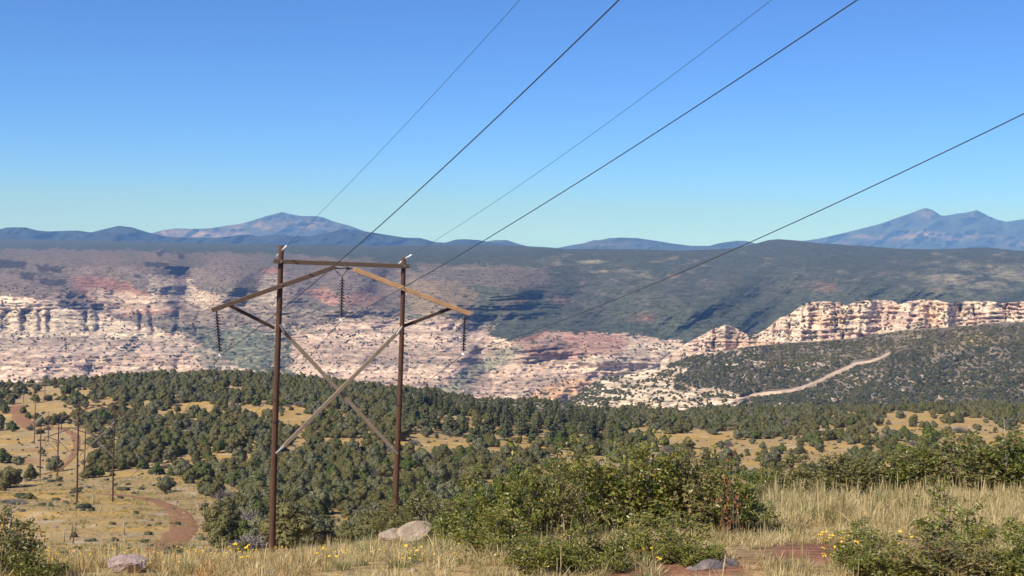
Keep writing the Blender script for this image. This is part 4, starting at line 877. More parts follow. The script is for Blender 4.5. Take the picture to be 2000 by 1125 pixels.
def zone(x, y):
    """where a tree stands, in words; the wood is told apart by poles and by how far up the slope"""
    row = 'front of the ' if y > 975 else 'middle of the ' if y > 925 else 'back of the '
    if x < 165: return 'at the far left beside the line of poles'
    if y > 1010: return 'between the red road bend and the near left pole' if x < 530 else 'just right of the near left pole foot' if x < 650 else 'just left of the near right pole foot' if x < 780 else 'behind the double boulder and oak scrub'
    if x < 400: return 'in the ' + row + 'wood right of the second pole pair'
    if x < 470: return 'in the ' + row + 'wood above the red road bend'
    if x < 545: return 'in the ' + row + 'wood hugging the near left pole'
    if x < 660: return 'in the ' + row + 'wood right of the near left pole'
    if x < 775: return 'in the ' + row + 'wood left of the near right pole'
    if x < 880: return 'in the ' + row + 'wood right of the near right pole'
    if x < 1000: return 'in the ' + row + 'wood left of the oak thicket'
    if x < 1300: return 'on the flat behind the tallest oak scrub'
    if x < 1450: return 'on the golden flat behind the russet branch'
    if x < 1650: return 'on the golden flat above the gap in the oaks'
    return 'on the golden flat at the far right'
SPECIAL = {0: 'lone dark round juniper at the meadow edge, right of the second pole pair', 1: 'large dense juniper cut by the left picture edge beside the meadow', 2: 'dark juniper at the left picture edge, behind the larger one',
 3: 'tall ragged juniper by the hollow, just right of the red road bend', 4: 'pale grey leafless brush between the tall ragged juniper and the near left pole', 5: 'grey leafless brush behind the tall ragged juniper', 6: 'broad bright green juniper just right of the foot of the near left pole', 8: 'rounded juniper low between the two near poles, left of the right pole foot',
 17: 'broad dark pine standing on the edge of the pale clearing, left of the other pines', 18: 'tallest dark pine above the pale clearing', 19: 'slim pine right of the tallest pine'}
protos = {}
for i in rank[:300]:
    x, y, z, k, r, h = T[i]; k = int(k); kind = KIND[k]
    root = empty({'juniper': 'juniper_tree', 'pine': 'pine_tree', 'shrub': 'bare_shrub'}[kind], (x, y, z - 0.08), float(R.uniform(0, 6.28)))
    f = r / (2.0 if kind == 'juniper' else 2.2 if kind == 'pine' else 1.9); root.scale = (f, f, f * h)
    zn = zone(tpx[i], tpy[i]); sz = 'large ' if r > 2.35 else 'small ' if r < 1.5 else ''
    hue = 'grey green' if k in (0, 4) else 'bright green' if k == 2 else 'olive green'
    nm = {'juniper': hue + ' juniper', 'pine': 'dark layered pine', 'shrub': 'grey leafless brush'}[kind]
    lab = SPECIAL.get(int(i)) or '%s%s %s' % (sz, nm, zn)
    tag(root, lab, {'juniper': 'juniper tree', 'pine': 'pine tree', 'shrub': 'shrub'}[kind], '%s%ss %s' % (sz, {'juniper': hue + ' juniper', 'pine': 'pine', 'shrub': 'grey shrub'}[kind], zn))
    if k in protos:
        a, b = protos[k]
        for s in (a, b):
            c = s.copy(); c.parent = root; COL.objects.link(c)
    else:
        a = link('twigs' if kind == 'shrub' else 'crown', MODELS[k][0], root); b = link('stem' if kind == 'shrub' else 'trunk', MODELS[k][1], root); protos[k] = (a, b)
rest = np.array([i for i in range(len(T)) if i not in first]); TC = variants('wood_model', merged(MODELS))
Q = T[rest]; kk = Q[:, 3].astype(int); f = Q[:, 4] / np.where(kk < 7, 2.0, np.where(kk < 10, 2.2, 1.9))
scatter('woodland', Q[:, :3] - [0, 0, 0.08], TC, kk, R.uniform(0, 6.28, len(Q)), np.stack([f, f, f * Q[:, 5]], -1), 'far juniper and pine wood covering the ridge below the canyon', 'woodland')

# low brush and golden bushes on the open ground
SB = [low_bush(400 + i, MT['sage']) for i in range(3)] + [low_bush(420 + i, MT['gold_bush'], 260, 0.10, 0.5, 0.35) for i in range(2)] + [low_bush(430 + i, MT['scrub']) for i in range(2)]
BC = variants('brush_model', SB)
n = 26000; uu = R.uniform(-0.42, 0.42, n); dd = np.sqrt(R.uniform(95.0 ** 2, 700.0 ** 2, n)); X = uu * dd; Y = dd; Z = ground_z(X, Y); px, py = proj(np.stack([X, Y, Z], -1))
nn = fbm(X / 14, Y / 9, 4, 11); n2 = fbm(X / 9, Y / 7, 3, 333); kn = (px > 850) & (px < 1195) & (Y > 585)
u = R.uniform(0, 1, n); ok = (u < 0.10 + 0.35 * sstep(0.05, 0.35, n2)) & (Y < 480) | (kn & (u < 0.95))
gold = (nn > 0.05) & (R.uniform(0, 1, n) < 0.62); ix = np.where(gold, 3 + R.integers(0, 2, n), R.integers(0, 3, n)); ix = np.where(kn, 5 + R.integers(0, 2, n), ix)
roadp = np.array([[p[0], p[1]] for p in [on_ground(*q, lo=100) for q in [(316, 1072), (340, 1055), (358, 1035), (360, 1018), (346, 1000), (322, 985), (296, 976), (262, 971), (225, 968), (190, 965), (105, 922), (128, 908), (142, 892), (150, 872), (148, 852), (120, 838), (45, 824), (36, 805)]]])
dr = np.min(np.hypot(X[:, None] - roadp[None, :, 0], Y[:, None] - roadp[None, :, 1]), 1); ok &= dr > 5.0
s = R.uniform(0.4, 1.15, n) * np.where(gold, 0.8, 1.0) * np.where(kn, 1.5, 1.0)
scatter('brush', np.stack([X, Y, Z - 0.05], -1)[ok], BC, ix[ok], R.uniform(0, 6.28, ok.sum()), s[ok], 'low grey green brush and yellow rabbitbrush dotting the meadow', 'brush')
# named low mats of sage on the left meadow
for px_, py_, w_, lab in [(165, 992, 3.4, 'long low dark green bush at the foot of the second left pole'), (45, 972, 3.8, 'wide low dark bush at the left picture edge in the meadow'), (110, 978, 2.2, 'small low bush left of the second left pole'), (150, 962, 3.6, 'low grey green bush just behind the second left pole'), (240, 958, 3.4, 'low grey bush behind the second right pole'), (282, 1060, 1.9, 'small round bush inside the red road bend'), (178, 1058, 1.9, 'small low bush in the middle of the golden meadow'), (330, 1095, 2.0, 'dark low bush where the red road meets the grass crest'), (100, 942, 2.6, 'dark low bush before the third structure'), (70, 1068, 2.4, 'dark brown bush behind the left oak scrub')]:
    p = on_ground(px_, py_, 100.0); o = link('low_bush', SB[int(R.integers(0, 3))] if 'dark' not in lab else SB[5], None, Vector(p)); o.scale = (w_ * 0.75, w_ * 0.6, w_ * 0.42); o.rotation_euler = (0, 0, float(R.uniform(0, 6)))
    tag(o, lab, 'bush', 'low bushes on the left meadow')

# scrub on the far land
CB = variants('scrub_model', [scrub_blob(500 + i, MT['scrub']) for i in range(4)] + [scrub_blob(510 + i, MT['juniper'], 110, 0.42) for i in range(3)])
n = 22000; px = R.uniform(1090, 2040, n); ty = np.interp(px, *np.array(TOP_H, float).T); py = ty + (825 - ty) * R.uniform(0.02, 1, n) ; w, nz = rock_w(px, py)
road_d = np.abs(py - np.interp(px, hx, hy)) + 99 * ((px < 1415) | (px > 1740)); nb = fbm(px / 40, py / 14, 3, 601)
u = R.uniform(0, 1, n); ok = (u < np.where(w > 0.55, 0.06 + 0.24 * (nb > 0.10), 0.50 + 0.45 * sstep(-0.25, 0.15, nb))) & (road_d > 6)
P = sample_land(HIL, (1040, 2600, 520), TOP_H, 850.0, px[ok], py[ok]); top = (py[ok] < np.interp(px[ok], *np.array(TOP_H, float).T) + 45) & (px[ok] > 1500)
ix = np.where(top & (R.uniform(0, 1, ok.sum()) < 0.75), R.integers(4, 7, ok.sum()), np.where(R.uniform(0, 1, ok.sum()) < 0.25, R.integers(4, 7, ok.sum()), R.integers(0, 4, ok.sum())))
scatter('hillside_scrub', P - [0, 0, 0.2], CB, ix, R.uniform(0, 6.28, ok.sum()), R.uniform(0.8, 1.9, ok.sum()), 'dark scrub and junipers covering the right hillside around the pale ledges', 'scrub')
n = 60000; px = R.uniform(-60, 2060, n); py = R.uniform(490, 780, n); ty = np.interp(px, *np.array(TOP_C, float).T)
nb = fbm(px / 26, py / 12, 4, 611); rocky = sstep(560, 640, py + 40 * (px < 900)) * (1 - sstep(1050, 1200, px) * (1 - sstep(655, 680, py)))
ok = (py > ty + 3) & (R.uniform(0, 1, n) < np.where(rocky > 0.5, 0.04 + 0.30 * sstep(0.05, 0.35, nb), 0.16 + 0.16 * sstep(0.0, 0.3, nb)))
P = sample_land(CAN, (-500, 2500, 1000), TOP_C, 850.0, px[ok], py[ok])
scatter('canyon_scrub', P - [0, 0, 0.5], CB, R.integers(0, 4, ok.sum()), R.uniform(0, 6.28, ok.sum()), np.where(rocky[ok] > 0.5, R.uniform(1.2, 2.6, ok.sum()), R.uniform(0.9, 2.0, ok.sum())), 'dots of forest and scrub on the canyon benches and far slopes', 'scrub')
n = 9000; px = R.uniform(1330, 2040, n); ty = np.interp(px, *np.array(TOP_K, float).T); py = ty + (720 - ty) * R.uniform(0.0, 1, n); nb = fbm(px / 22, py / 9, 4, 621); ok = R.uniform(0, 1, n) < 0.06 + 0.5 * sstep(0.05, 0.35, nb)
P = sample_land(CLF, (1290, 2500, 480), TOP_K, np.interp(px[ok], [1290, 1450, 2500], [740, 745, 720]), px[ok], py[ok])
scatter('cliff_scrub', P - [0, 0, 0.4], CB, R.integers(0, 4, ok.sum()), R.uniform(0, 6.28, ok.sum()), R.uniform(1.0, 2.3, ok.sum()), 'dark bushes on the ledges of the pale cliff', 'scrub')

# ------------------------------------------------------------------ foreground: oak scrub
def oak(seed, w, h, nleaf, lean=0.0, mat='oak', sparse=1.0, leafsize=0.076):
    """shrub oak: many upright twigs carrying leaf clusters; leaves are folded, lobed blades"""
    R = np.random.default_rng(seed); m = MB(); tips = []
    ns = max(6, int(12 * w))
    for i in range(ns):
        a = R.uniform(0, 6.28); e = w * 0.5 * math.sqrt(R.uniform(0.02, 1)); hh = h * R.uniform(0.50, 1.12) * (1.08 - 0.45 * (2 * e / w) ** 2)
        b = np.array([math.cos(a) * e * 0.35, math.sin(a) * e * 0.35, -0.12]); t = np.array([math.cos(a) * e + lean * hh, math.sin(a) * e, hh]); mid = b * 0.45 + t * 0.55 + R.normal(0, 0.07, 3) * h
        q = np.stack([b, b * 0.6 + mid * 0.4 + R.normal(0, .03, 3), mid, mid * 0.45 + t * 0.55 + R.normal(0, .04, 3), t]); m.tube(q, [0.020, 0.015, 0.011, 0.007, 0.003], 5, False)
        for j in range(int(R.integers(4, 8))):
            u = R.uniform(0.25, 1.0); k = min(int(u * 4), 3); s = q[k] + (q[k + 1] - q[k]) * (u * 4 - k); d = unit(R.normal(0, 1, 3) + [0, 0, 0.55]) * h * R.uniform(0.12, 0.30)
            m.tube([s, s + d * 0.5 + R.normal(0, .015, 3), s + d], [0.007, 0.005, 0.002], 4, False); tips += [s + d, s + d * 0.75, s + d * 0.5]
        tips += [t, t * 0.85 + mid * 0.15]
    tips = np.array(tips); k = R.integers(0, len(tips), nleaf); P = tips[k] + R.normal(0, 0.042, (nleaf, 3)) * [1.2, 1.2, 1.0] * (0.7 + 0.5 * h)
    P[:, 2] = np.maximum(P[:, 2], 0.03); outw = unit(P - [0, 0, h * 0.35])
    U = unit(R.normal(0, 1, (nleaf, 3)) + outw * 0.6 + [0, 0, 0.25]); N = unit(np.cross(U, R.normal(0, 1, (nleaf, 3)))); N = np.where(N[:, 2:3] < 0, -N, N); S = unit(np.cross(N, U))
    L = leafsize * R.uniform(0.7, 1.35, nleaf); W = L * R.uniform(0.48, 0.66, nleaf); f = R.uniform(0.05, 0.22, nleaf) * W; c = R.uniform(-0.02, 0.14, nleaf) * L
    A = lambda a, b, z: P + U * (L * a)[:, None] + S * (W * b)[:, None] + N * (z)[:, None]
    # base, two lobes each side, tip: eight points folded on the midrib
    Vv = np.stack([A(-.5, 0, 0 * L), A(-.18, .42, f), A(.02, .26, f * .6), A(.26, .50, f * .9 - c), A(.5, 0, -c), A(.26, -.50, f * .9 - c), A(.02, -.26, f * .6), A(-.18, -.42, f)], 1).reshape(-1, 3)
    i = np.arange(nleaf) * 8; T = np.concatenate([np.stack([i, i + 1, i + 2, i + 2], -1)[:, :3], np.stack([i, i + 6, i + 7], -1)]); Q = np.concatenate([np.stack([i, i + 2, i + 3, i + 4], -1), np.stack([i, i + 4, i + 5, i + 6], -1)])
    clus = R.uniform(0, 1, len(tips)); tint = np.clip(0.55 * R.uniform(0, 1, nleaf) + 0.45 * clus[k], 0, 1)
    return mesh_np('oak_leaves', Vv, [Q, T], False, tint=np.repeat(tint, 8), mats=[MT[mat]]), m.mesh('oak_stems', MT['bark'], True)
OAK = [oak(700, 1.5, 1.5, 3000), oak(701, 1.7, 1.35, 3200), oak(702, 1.4, 1.7, 3000), oak(703, 1.6, 1.2, 2800), oak(704, 1.25, 1.9, 2700), oak(705, 1.6, 1.45, 3300), oak(706, 1.5, 1.4, 2500, 0, 'oak_dry'), oak(707, 1.35, 1.6, 2300, 0, 'oak_dry')]
OAKS = [(1.5, 1.5), (1.7, 1.35), (1.4, 1.7), (1.6, 1.2), (1.25, 1.9), (1.6, 1.45), (1.5, 1.4), (1.35, 1.6)]
THIN = [oak(720, 0.9, 0.95, 520), oak(721, 0.8, 0.8, 420)]; THINS = [(0.9, 0.95), (0.8, 0.8)]
RED = oak(730, 0.6, 0.8, 300, 0, 'red_leaves', 1.0, 0.06)
SH = [ # px, base py, top py, width px, model (0-5 oak, 10-11 thin, 20 red), label
 (-6, 1130, 1008, 120, 7, 'leafy green oak scrub cut by the left picture edge at the bottom'),
 (66, 1140, 1082, 90, 3, 'low oak scrub at the bottom left, right of the taller one'),
 (762, 1052, 978, 62, 7, 'narrow yellowish oak scrub at the foot of the near right pole'),
 (838, 1062, 976, 120, 6, 'yellow tinged oak scrub right behind the double boulder'),
 (915, 1072, 950, 130, 2, 'oak scrub right of the double boulder, second from the near right pole'),
 (962, 1086, 1000, 130, 5, 'dark low oak scrub bordering the pale grass right of the boulder'),
 (1005, 1068, 925, 120, 0, 'upright oak scrub in the left half of the big thicket'),
 (1075, 1062, 920, 130, 6, 'broad oak scrub between the upright one and the tallest one'),
 (1040, 1118, 1045, 120, 3, 'low oak scrub in front of the thicket, leftmost of the front row'),
 (1130, 1050, 905, 120, 2, 'oak scrub directly left of the tallest oak scrub'),
 (1208, 1048, 858, 150, 4, 'tallest oak scrub in the middle of the thicket'),
 (1275, 1046, 890, 140, 5, 'oak scrub directly right of the tallest oak scrub'),
 (1115, 1118, 1042, 110, 1, 'low oak scrub in the front row, under the broad one'),
 (1190, 1112, 1040, 90, 3, 'small low oak scrub in the front row with a russet sprig beside it'),
 (1345, 1046, 902, 140, 7, 'oak scrub in the right half of the thicket, left of the russet branch'),
 (1300, 1096, 1010, 130, 2, 'oak scrub standing in front of the right half of the thicket'),
 (1408, 1042, 915, 120, 2, 'oak scrub holding the russet branch'),
 (1450, 1046, 935, 130, 5, 'rounded dense oak scrub at the right end of the thicket'),
 (1350, 1104, 1050, 90, 1, 'low oak scrub near the yellow flower at the front of the thicket'),
 (1520, 978, 920, 120, 6, 'low oak scrub on the crest right behind the rounded dense one'),
 (1600, 974, 893, 130, 6, 'oak scrub on the right crest, first tall one right of the gap'),
 (1665, 972, 896, 130, 7, 'broad oak scrub on the right crest, second from the gap'),
 (1730, 970, 892, 120, 6, 'oak scrub in the middle of the right crest row'),
 (1800, 970, 880, 130, 0, 'oak scrub on the right crest, third from the bare white stalk'),
 (1868, 972, 864, 140, 7, 'oak scrub on the right crest left of the bare white stalk'),
 (1935, 972, 848, 140, 4, 'tallest oak scrub on the right crest'),
 (2005, 975, 862, 140, 6, 'oak scrub on the crest cut by the right picture edge'),
 (1690, 1128, 1050, 105, 2, 'small bushy oak scrub beside the yellow flower clump, bottom right'),
 (1770, 1142, 1072, 130, 3, 'low oak scrub at the bottom edge, right of the small bushy one'),
 (1850, 1146, 1058, 150, 7, 'broad oak scrub at the bottom edge under the thin leafy twigs'),
 (1935, 1142, 1062, 140, 1, 'oak scrub at the bottom edge, second from the right'),
 (2000, 1140, 1030, 130, 0, 'dark green oak scrub in the bottom right corner'),
 (1852, 1066, 985, 100, 10, 'thin oak sapling with sparse grey green leaves above the bottom row'),
 (1905, 1070, 1000, 80, 11, 'thin oak sapling right of the other sapling, in tall straw grass'),
 (1845, 1010, 955, 70, 11, 'small yellowish oak sapling standing in the tall grass'),
 (1795, 1008, 968, 60, 10, 'tiny dark oak sapling in the grass below the right crest'),
 (1676, 1056, 1022, 60, 11, 'tiny low oak sapling in the grass above the red path'),
 (1431, 1050, 926, 44, 20, 'russet dead leaved branch standing out of the oak thicket'),
 (1172, 1098, 1052, 40, 20, 'low russet leaved sprig in front of the thicket'),
 (968, 1072, 1042, 30, 20, 'small russet leaved sprig at the left end of the thicket')]
def px_scale(d): return d / FPX
op = {}
SHP = []
for (sx, sb, st, sw, k, lab) in SH:
    p = on_ground(sx, min(sb, 1122), 15.0, 60.0) if sb <= 1122 else None
    if p is None:                                          # rooted just below the picture
        r_ = ray(sx, sb); dd_ = 1.72 / max(1e-3, (-r_[2] / r_[1] - 0.1375)); dd_ = min(max(dd_, 13.0), 16.0); p = np.array([r_[0] / r_[1] * dd_, dd_, 0]); p[2] = ground_z(p[0], p[1])
    s = px_scale(p[1]); W, H = (OAKS[k] if k < 10 else THINS[k - 10] if k < 20 else (0.6, 0.8)); hh = (sb - st) * s * 1.10; ww = sw * s * (1.15 if sb < 1080 else 1.3)
    root = empty('oak_scrub' if k < 20 else 'dead_oak_branch', Vector(p) - Vector((0, 0, 0.03)), float(R.uniform(0, 6.28))); root.scale = (ww / W, ww / W, hh / H); SHP.append((p, ww))
    tag(root, lab, 'shrub' if k < 20 else 'branch', 'oak scrub on the near slope' if k < 20 else 'russet dead oak leaves')
    if k in op:
        for c0 in op[k]: c = c0.copy(); c.parent = root; COL.objects.link(c)
    else:
        mm = OAK[k] if k < 10 else THIN[k - 10] if k < 20 else RED
        f = link('foliage', mm[0], root); f['kind'] = 'stuff'; op[k] = (f, link('stems', mm[1], root))

# ------------------------------------------------------------------ grass
def tuft(seed, n, h, spread, mat, curve=0.35, stalks=0, width=0.0055):
    """bunch grass: narrow arching blades, a few seed stalks"""
    R = np.random.default_rng(seed); a = R.uniform(0, 6.28, n); b = np.stack([np.cos(a), np.sin(a)], -1) * (1.3 * spread * 0.35 * np.sqrt(R.uniform(0, 1, n)))[:, None]
    hh = h * R.uniform(0.45, 1.0, n); out = np.stack([np.cos(a), np.sin(a)], -1) * (curve * hh * R.uniform(0.2, 1.2, n))[:, None] + R.normal(0, 0.28, (n, 2)) * hh[:, None]
    st = np.zeros(n, bool); st[:stalks] = True; hh = np.where(st, h * R.uniform(1.05, 1.5, n), hh); out = np.where(st[:, None], out * 0.35, out)
    w = width * R.uniform(0.7, 1.4, n); side = np.stack([-np.sin(a + R.normal(0, .8, n)), np.cos(a + R.normal(0, .8, n))], -1); V = []
    for t, ww in ((0.0, 1.0), (0.4, 0.9), (0.75, 0.6), (1.0, 0.12)):
        c = np.concatenate([b + out * (t ** 1.8), (hh * (t - 0.12 * t * t * np.where(st, 0, 1)))[:, None] - 0.03], -1); sw = ww * np.where(st, np.where(t > 0.7, 2.0, 0.7), 1.0)
        o = np.concatenate([side * (w * sw)[:, None], np.zeros((n, 1))], -1); V += [c - o, c + o]
    V = np.stack(V, 1).reshape(-1, 3); i = np.arange(n) * 8; Q = np.concatenate([np.stack([i + 2 * k, i + 2 * k + 1, i + 2 * k + 3, i + 2 * k + 2], -1) for k in range(3)])
    return mesh_np('grass_tuft', V, [Q], False, tint=np.repeat(R.uniform(0, 1, n), 8), mats=[MT[mat]])
GR = [tuft(800 + i, 60, 0.30, 0.34, 'grass', 0.75, 1) for i in range(4)] + [tuft(810 + i, 50, 0.42, 0.32, 'grass', 0.50, 3) for i in range(3)] + [tuft(820 + i, 54, 0.28, 0.32, 'green_grass', 0.6, 0) for i in range(2)] + [tuft(830 + i, 34, 0.24, 0.30, 'orange_grass', 0.5, 3) for i in range(2)]
GC = variants('grass_model', GR)
n = 60000; Y = np.sqrt(R.uniform(13.0 ** 2, 62.0 ** 2, n)); X = R.uniform(-0.46, 0.46, n) * Y; Z = ground_z(X, Y); px, py = proj(np.stack([X, Y, Z], -1))
soilp = blob(px, py, 1600, 1078, 105, 20) + blob(px, py, 1385, 1112, 100, 16) + blob(px, py, 1830, 1085, 60, 14) + blob(px, py, 1180, 1120, 70, 8)
n2 = fbm(X / 1.6, Y / 1.6, 3, 900); n3 = fbm(X / 4.0, Y / 4.0, 3, 910)
dens = np.clip(0.58 + 0.95 * n2, 0.06, 1) * (1 - np.clip(soilp * 1.5, 0, 0.96)) * np.clip(34.0 / Y, 0.3, 1)
for p, ww in SHP: dens = np.where((X - p[0]) ** 2 + (Y - p[1]) ** 2 < (ww * 0.33) ** 2, 0.0, dens)
for bx_, by_ in ((774, 1076), (815, 1072), (248, 1119), (1380, 1116)):
    q = on_ground(bx_, by_, 14.6, 50); dens = np.where(((X - q[0]) / 0.42) ** 2 + ((Y - q[1] + 0.35) / 0.9) ** 2 < 1, dens * 0.12, dens)
ok = R.uniform(0, 1, n) < dens * 0.80
left = px < 640; grn = sstep(0.05, 0.35, n3)
u = R.uniform(0, 1, n)
ix = np.where(left & (u < 0.42), 9 + R.integers(0, 2, n), np.where(u < 0.10 + 0.42 * grn, 7 + R.integers(0, 2, n), np.where((px > 1480) & (py < 1045) | (R.uniform(0, 1, n) < 0.25), 4 + R.integers(0, 3, n), R.integers(0, 4, n))))
s = R.uniform(0.5, 1.2, n) * (1 + 0.35 * n3) * np.where((px > 1480) & (py < 1040), 1.05, np.where(px < 700, 0.58, 0.72))
scatter('dry_grass', np.stack([X, Y, Z], -1)[ok], GC, ix[ok], R.uniform(0, 6.28, ok.sum()), s[ok], 'tall straw coloured bunch grass over the near slope', 'grass')

MG = variants('meadow_model', [tuft(860 + i, 22, 0.42, 0.55, m, 0.6, 2, 0.016) for i, m in enumerate(('grass', 'grass', 'orange_grass', 'green_grass'))])
n = 70000; Y = np.sqrt(R.uniform(95.0 ** 2, 330.0 ** 2, n)); X = R.uniform(-0.42, 0.42, n) * Y; Z = ground_z(X, Y); px, py = proj(np.stack([X, Y, Z], -1))
dr = np.min(np.hypot(X[:, None] - roadp[None, :, 0], Y[:, None] - roadp[None, :, 1]), 1); nn = fbm(X / 5, Y / 4, 3, 980)
ok = ((px < 700) | (Y > 240)) & (dr > 2.6) & (R.uniform(0, 1, n) < 0.30 + 0.8 * nn)
scatter('meadow_grass', np.stack([X, Y, Z], -1)[ok], MG, np.minimum(R.integers(0, 5, ok.sum()), 3), R.uniform(0, 6.28, ok.sum()), R.uniform(0.5, 1.15, ok.sum()), 'short dry grass tufts over the golden meadow', 'grass')

# ------------------------------------------------------------------ stones
def boulder(seed, sx, sy, sz, mat, cuts=9, fine=0.03):
    """angular boulder: a ball cut by planes and roughened"""
    R = np.random.default_rng(seed); nt, npz = 40, 26; th = np.linspace(0, 2 * math.pi, nt, endpoint=False); ph = np.linspace(-1.5, 1.5, npz)
    D = np.stack([np.cos(ph)[:, None] * np.cos(th), np.cos(ph)[:, None] * np.sin(th), np.repeat(np.sin(ph)[:, None], nt, 1)], -1).reshape(-1, 3)
    r = np.full(len(D), 1.25)
    for i in range(cuts):
        nrm = unit(R.normal(0, 1, 3) * [1, 1, 0.8]); dist = R.uniform(0.62, 0.95); c = D @ nrm; r = np.where(c > 0.05, np.minimum(r, dist / np.maximum(c, 0.05)), r)
    r = r * (1 + fine * fbm(D[:, 0] * 3 + seed, D[:, 1] * 3 + D[:, 2] * 2, 4, seed) + 0.015 * R.normal(0, 1, len(D)))
    V = D * r[:, None] * [sx, sy, sz]; i = np.arange(npz * nt).reshape(npz, nt); j = np.roll(i, -1, 1)
    Q = np.stack([i[:-1].ravel(), j[:-1].ravel(), j[1:].ravel(), i[1:].ravel()], -1); V = np.vstack([V, V[:nt].mean(0), V[-nt:].mean(0)]); a = npz * nt
    T = [[a, j[0, k], i[0, k]] for k in range(nt)] + [[a + 1, i[-1, k], j[-1, k]] for k in range(nt)]
    return mesh_np('boulder', V, [Q, np.array(T)], False, mats=[MT[mat]])
def place_boulder(bx, by, wpx, hpx, mat, seed, lab, rz=0.0, sink=0.35, lo=15.0, hi=60.0, grp='boulders'):
    p = on_ground(bx, by, lo, hi); s = px_scale(p[1]); o = link('boulder', boulder(seed, wpx * s * 0.55, wpx * s * 0.45, hpx * s * 0.58, mat, 11, 0.05), None, Vector(p) + Vector((0, 0, hpx * s * sink))); o.rotation_euler = (0, 0, rz); tag(o, lab, 'boulder', grp); return o
place_boulder(248, 1118, 70, 34, 'stone_pink', 5, 'pinkish grey angular boulder in the grass at the bottom left', 0.3, 0.30)
place_boulder(774, 1070, 66, 34, 'stone_tan', 8, 'left lower tan boulder of the touching pair, lichen stained', 0.6, 0.40)
place_boulder(816, 1067, 66, 44, 'stone_tan', 8, 'right taller peaked boulder of the touching pair', 3.6, 0.40)
place_boulder(1380, 1112, 60, 20, 'stone_grey', 21, 'flat dark grey rock on the red soil under the thicket', 0.2, 0.2)
place_boulder(1425, 1104, 40, 14, 'stone_grey', 22, 'small flat grey rock right of the larger flat rock', 1.2, 0.2)
place_boulder(170, 952, 7, 6, 'stone_pink', 31, 'small white stone on the meadow behind the second left pole', 0, 0.4, 100, 400)
place_boulder(436, 985, 16, 10, 'stone_tan', 33, 'pale round boulder among junipers left of the near left pole', 0.5, 0.4, 100, 400)
PB = variants('pebble_model', [boulder(60 + i, 0.35, 0.28, 0.22, m) for i, m in enumerate(('stone_grey', 'stone_pink', 'stone_tan'))])
n = 900; Y = np.sqrt(R.uniform(13.5 ** 2, 40.0 ** 2, n)); X = R.uniform(-0.4, 0.42, n) * Y; Z = ground_z(X, Y)
n_b = 700; Yb = np.sqrt(R.uniform(150.0 ** 2, 480.0 ** 2, n_b)); Xb = R.uniform(-0.42, 0.42, n_b) * Yb; Zb = ground_z(Xb, Yb)
scatter('pebbles', np.concatenate([np.stack([X, Y, Z - 0.01], -1), np.stack([Xb, Yb, Zb - 0.02], -1)]), PB, R.integers(0, 3, n + n_b), R.uniform(0, 6, n + n_b), np.concatenate([R.uniform(0.05, 0.18, n), R.uniform(0.4, 1.5, n_b)]), 'loose stones on the soil and meadow', 'stones')

# ------------------------------------------------------------------ flowers, stalks
def flower_mesh(seed, n, h, w):
    R = np.random.default_rng(seed); st = MB(); pt_ = MB()
    for i in range(n):
        a = R.uniform(0, 6.28); e = w * math.sqrt(R.uniform(0, 1)); t = np.array([math.cos(a) * e, math.sin(a) * e, h * R.uniform(0.6, 1.05)]); st.tube([(t[0] * 0.3, t[1] * 0.3, 0), t * [0.8, 0.8, 0.6], t], [0.004, 0.003, 0.002], 4, False)
        q = R.uniform(0.016, 0.024); an = np.arange(8) * math.pi / 4; nx, ny = R.uniform(-.35, .35, 2); ring = np.stack([np.cos(an) * q, np.sin(an) * q, nx * np.cos(an) * q + ny * np.sin(an) * q + np.where(np.arange(8) % 2, 0.004, -0.006)], -1) + t
        pt_.add(np.vstack([ring, t + [0, 0, 0.008]]), None, [[k, (k + 1) % 8, 8] for k in range(8)])
    return st.mesh('flower_stems', MT['stem'], True), pt_.mesh('blossoms', MT['petal'], False)
FL = [flower_mesh(950, 24, 0.36, 0.28), flower_mesh(951, 5, 0.26, 0.14)]; fp = {}
for (fx, fy, k, sc, lab) in [(1640, 1098, 0, 1.0, 'largest clump of yellow daisies beside the small bushy oak scrub'), (1762, 1084, 1, 1.1, 'few yellow flowers on the red soil between two oak scrubs'), (1912, 1072, 1, 1.0, 'yellow flowers in the straw grass under the thin sapling'), (1352, 1080, 1, 0.9, 'pair of yellow flowers at the front right of the thicket'), (1270, 1116, 1, 1.0, 'yellow flowers at the bottom edge below the thicket'), (1622, 1118, 1, 1.1, 'low yellow flowers left of the largest clump, at the bottom edge'), (795, 1112, 1, 1.0, 'yellow flowers in the grass below the double boulder'), (640, 1116, 1, 1.0, 'yellow flowers in the grass at the bottom, left of the boulder pair'), (470, 1112, 1, 1.1, 'yellow flowers at the bottom edge between pink boulder and left pole'), (1992, 1098, 1, 1.0, 'yellow flowers at the right picture edge')]:
    p = on_ground(fx, fy, 14.6, 50); root = empty('flower_clump', Vector(p), float(R.uniform(0, 6))); root.scale = (sc, sc, sc); tag(root, lab, 'flowers', 'yellow wildflowers in the grass')
    if k in fp:
        for c0 in fp[k]: c = c0.copy(); c.parent = root; COL.objects.link(c)
    else: fp[k] = (link('stems', FL[k][0], root), link('blossoms', FL[k][1], root))
FC = variants('flower_model', [merged_ for merged_ in [mesh_np('wild_flower', np.array([(0, 0, 0.30), (0.018, 0, 0.31), (0.009, 0.016, 0.305), (-0.009, 0.016, 0.31), (-0.018, 0, 0.305), (-0.009, -0.016, 0.31), (0.009, -0.016, 0.305)]), [np.array([[0, 1, 2], [0, 2, 3], [0, 3, 4], [0, 4, 5], [0, 5, 6], [0, 6, 1]])], False, mats=[MT['petal']])]])
n = 800; Y = np.sqrt(R.uniform(14.0 ** 2, 19.0 ** 2, n)); X = R.uniform(-0.42, 0.05, n) * Y; Z = ground_z(X, Y); ok = fbm(X / 1.2, Y / 1.2, 3, 970) > 0.10
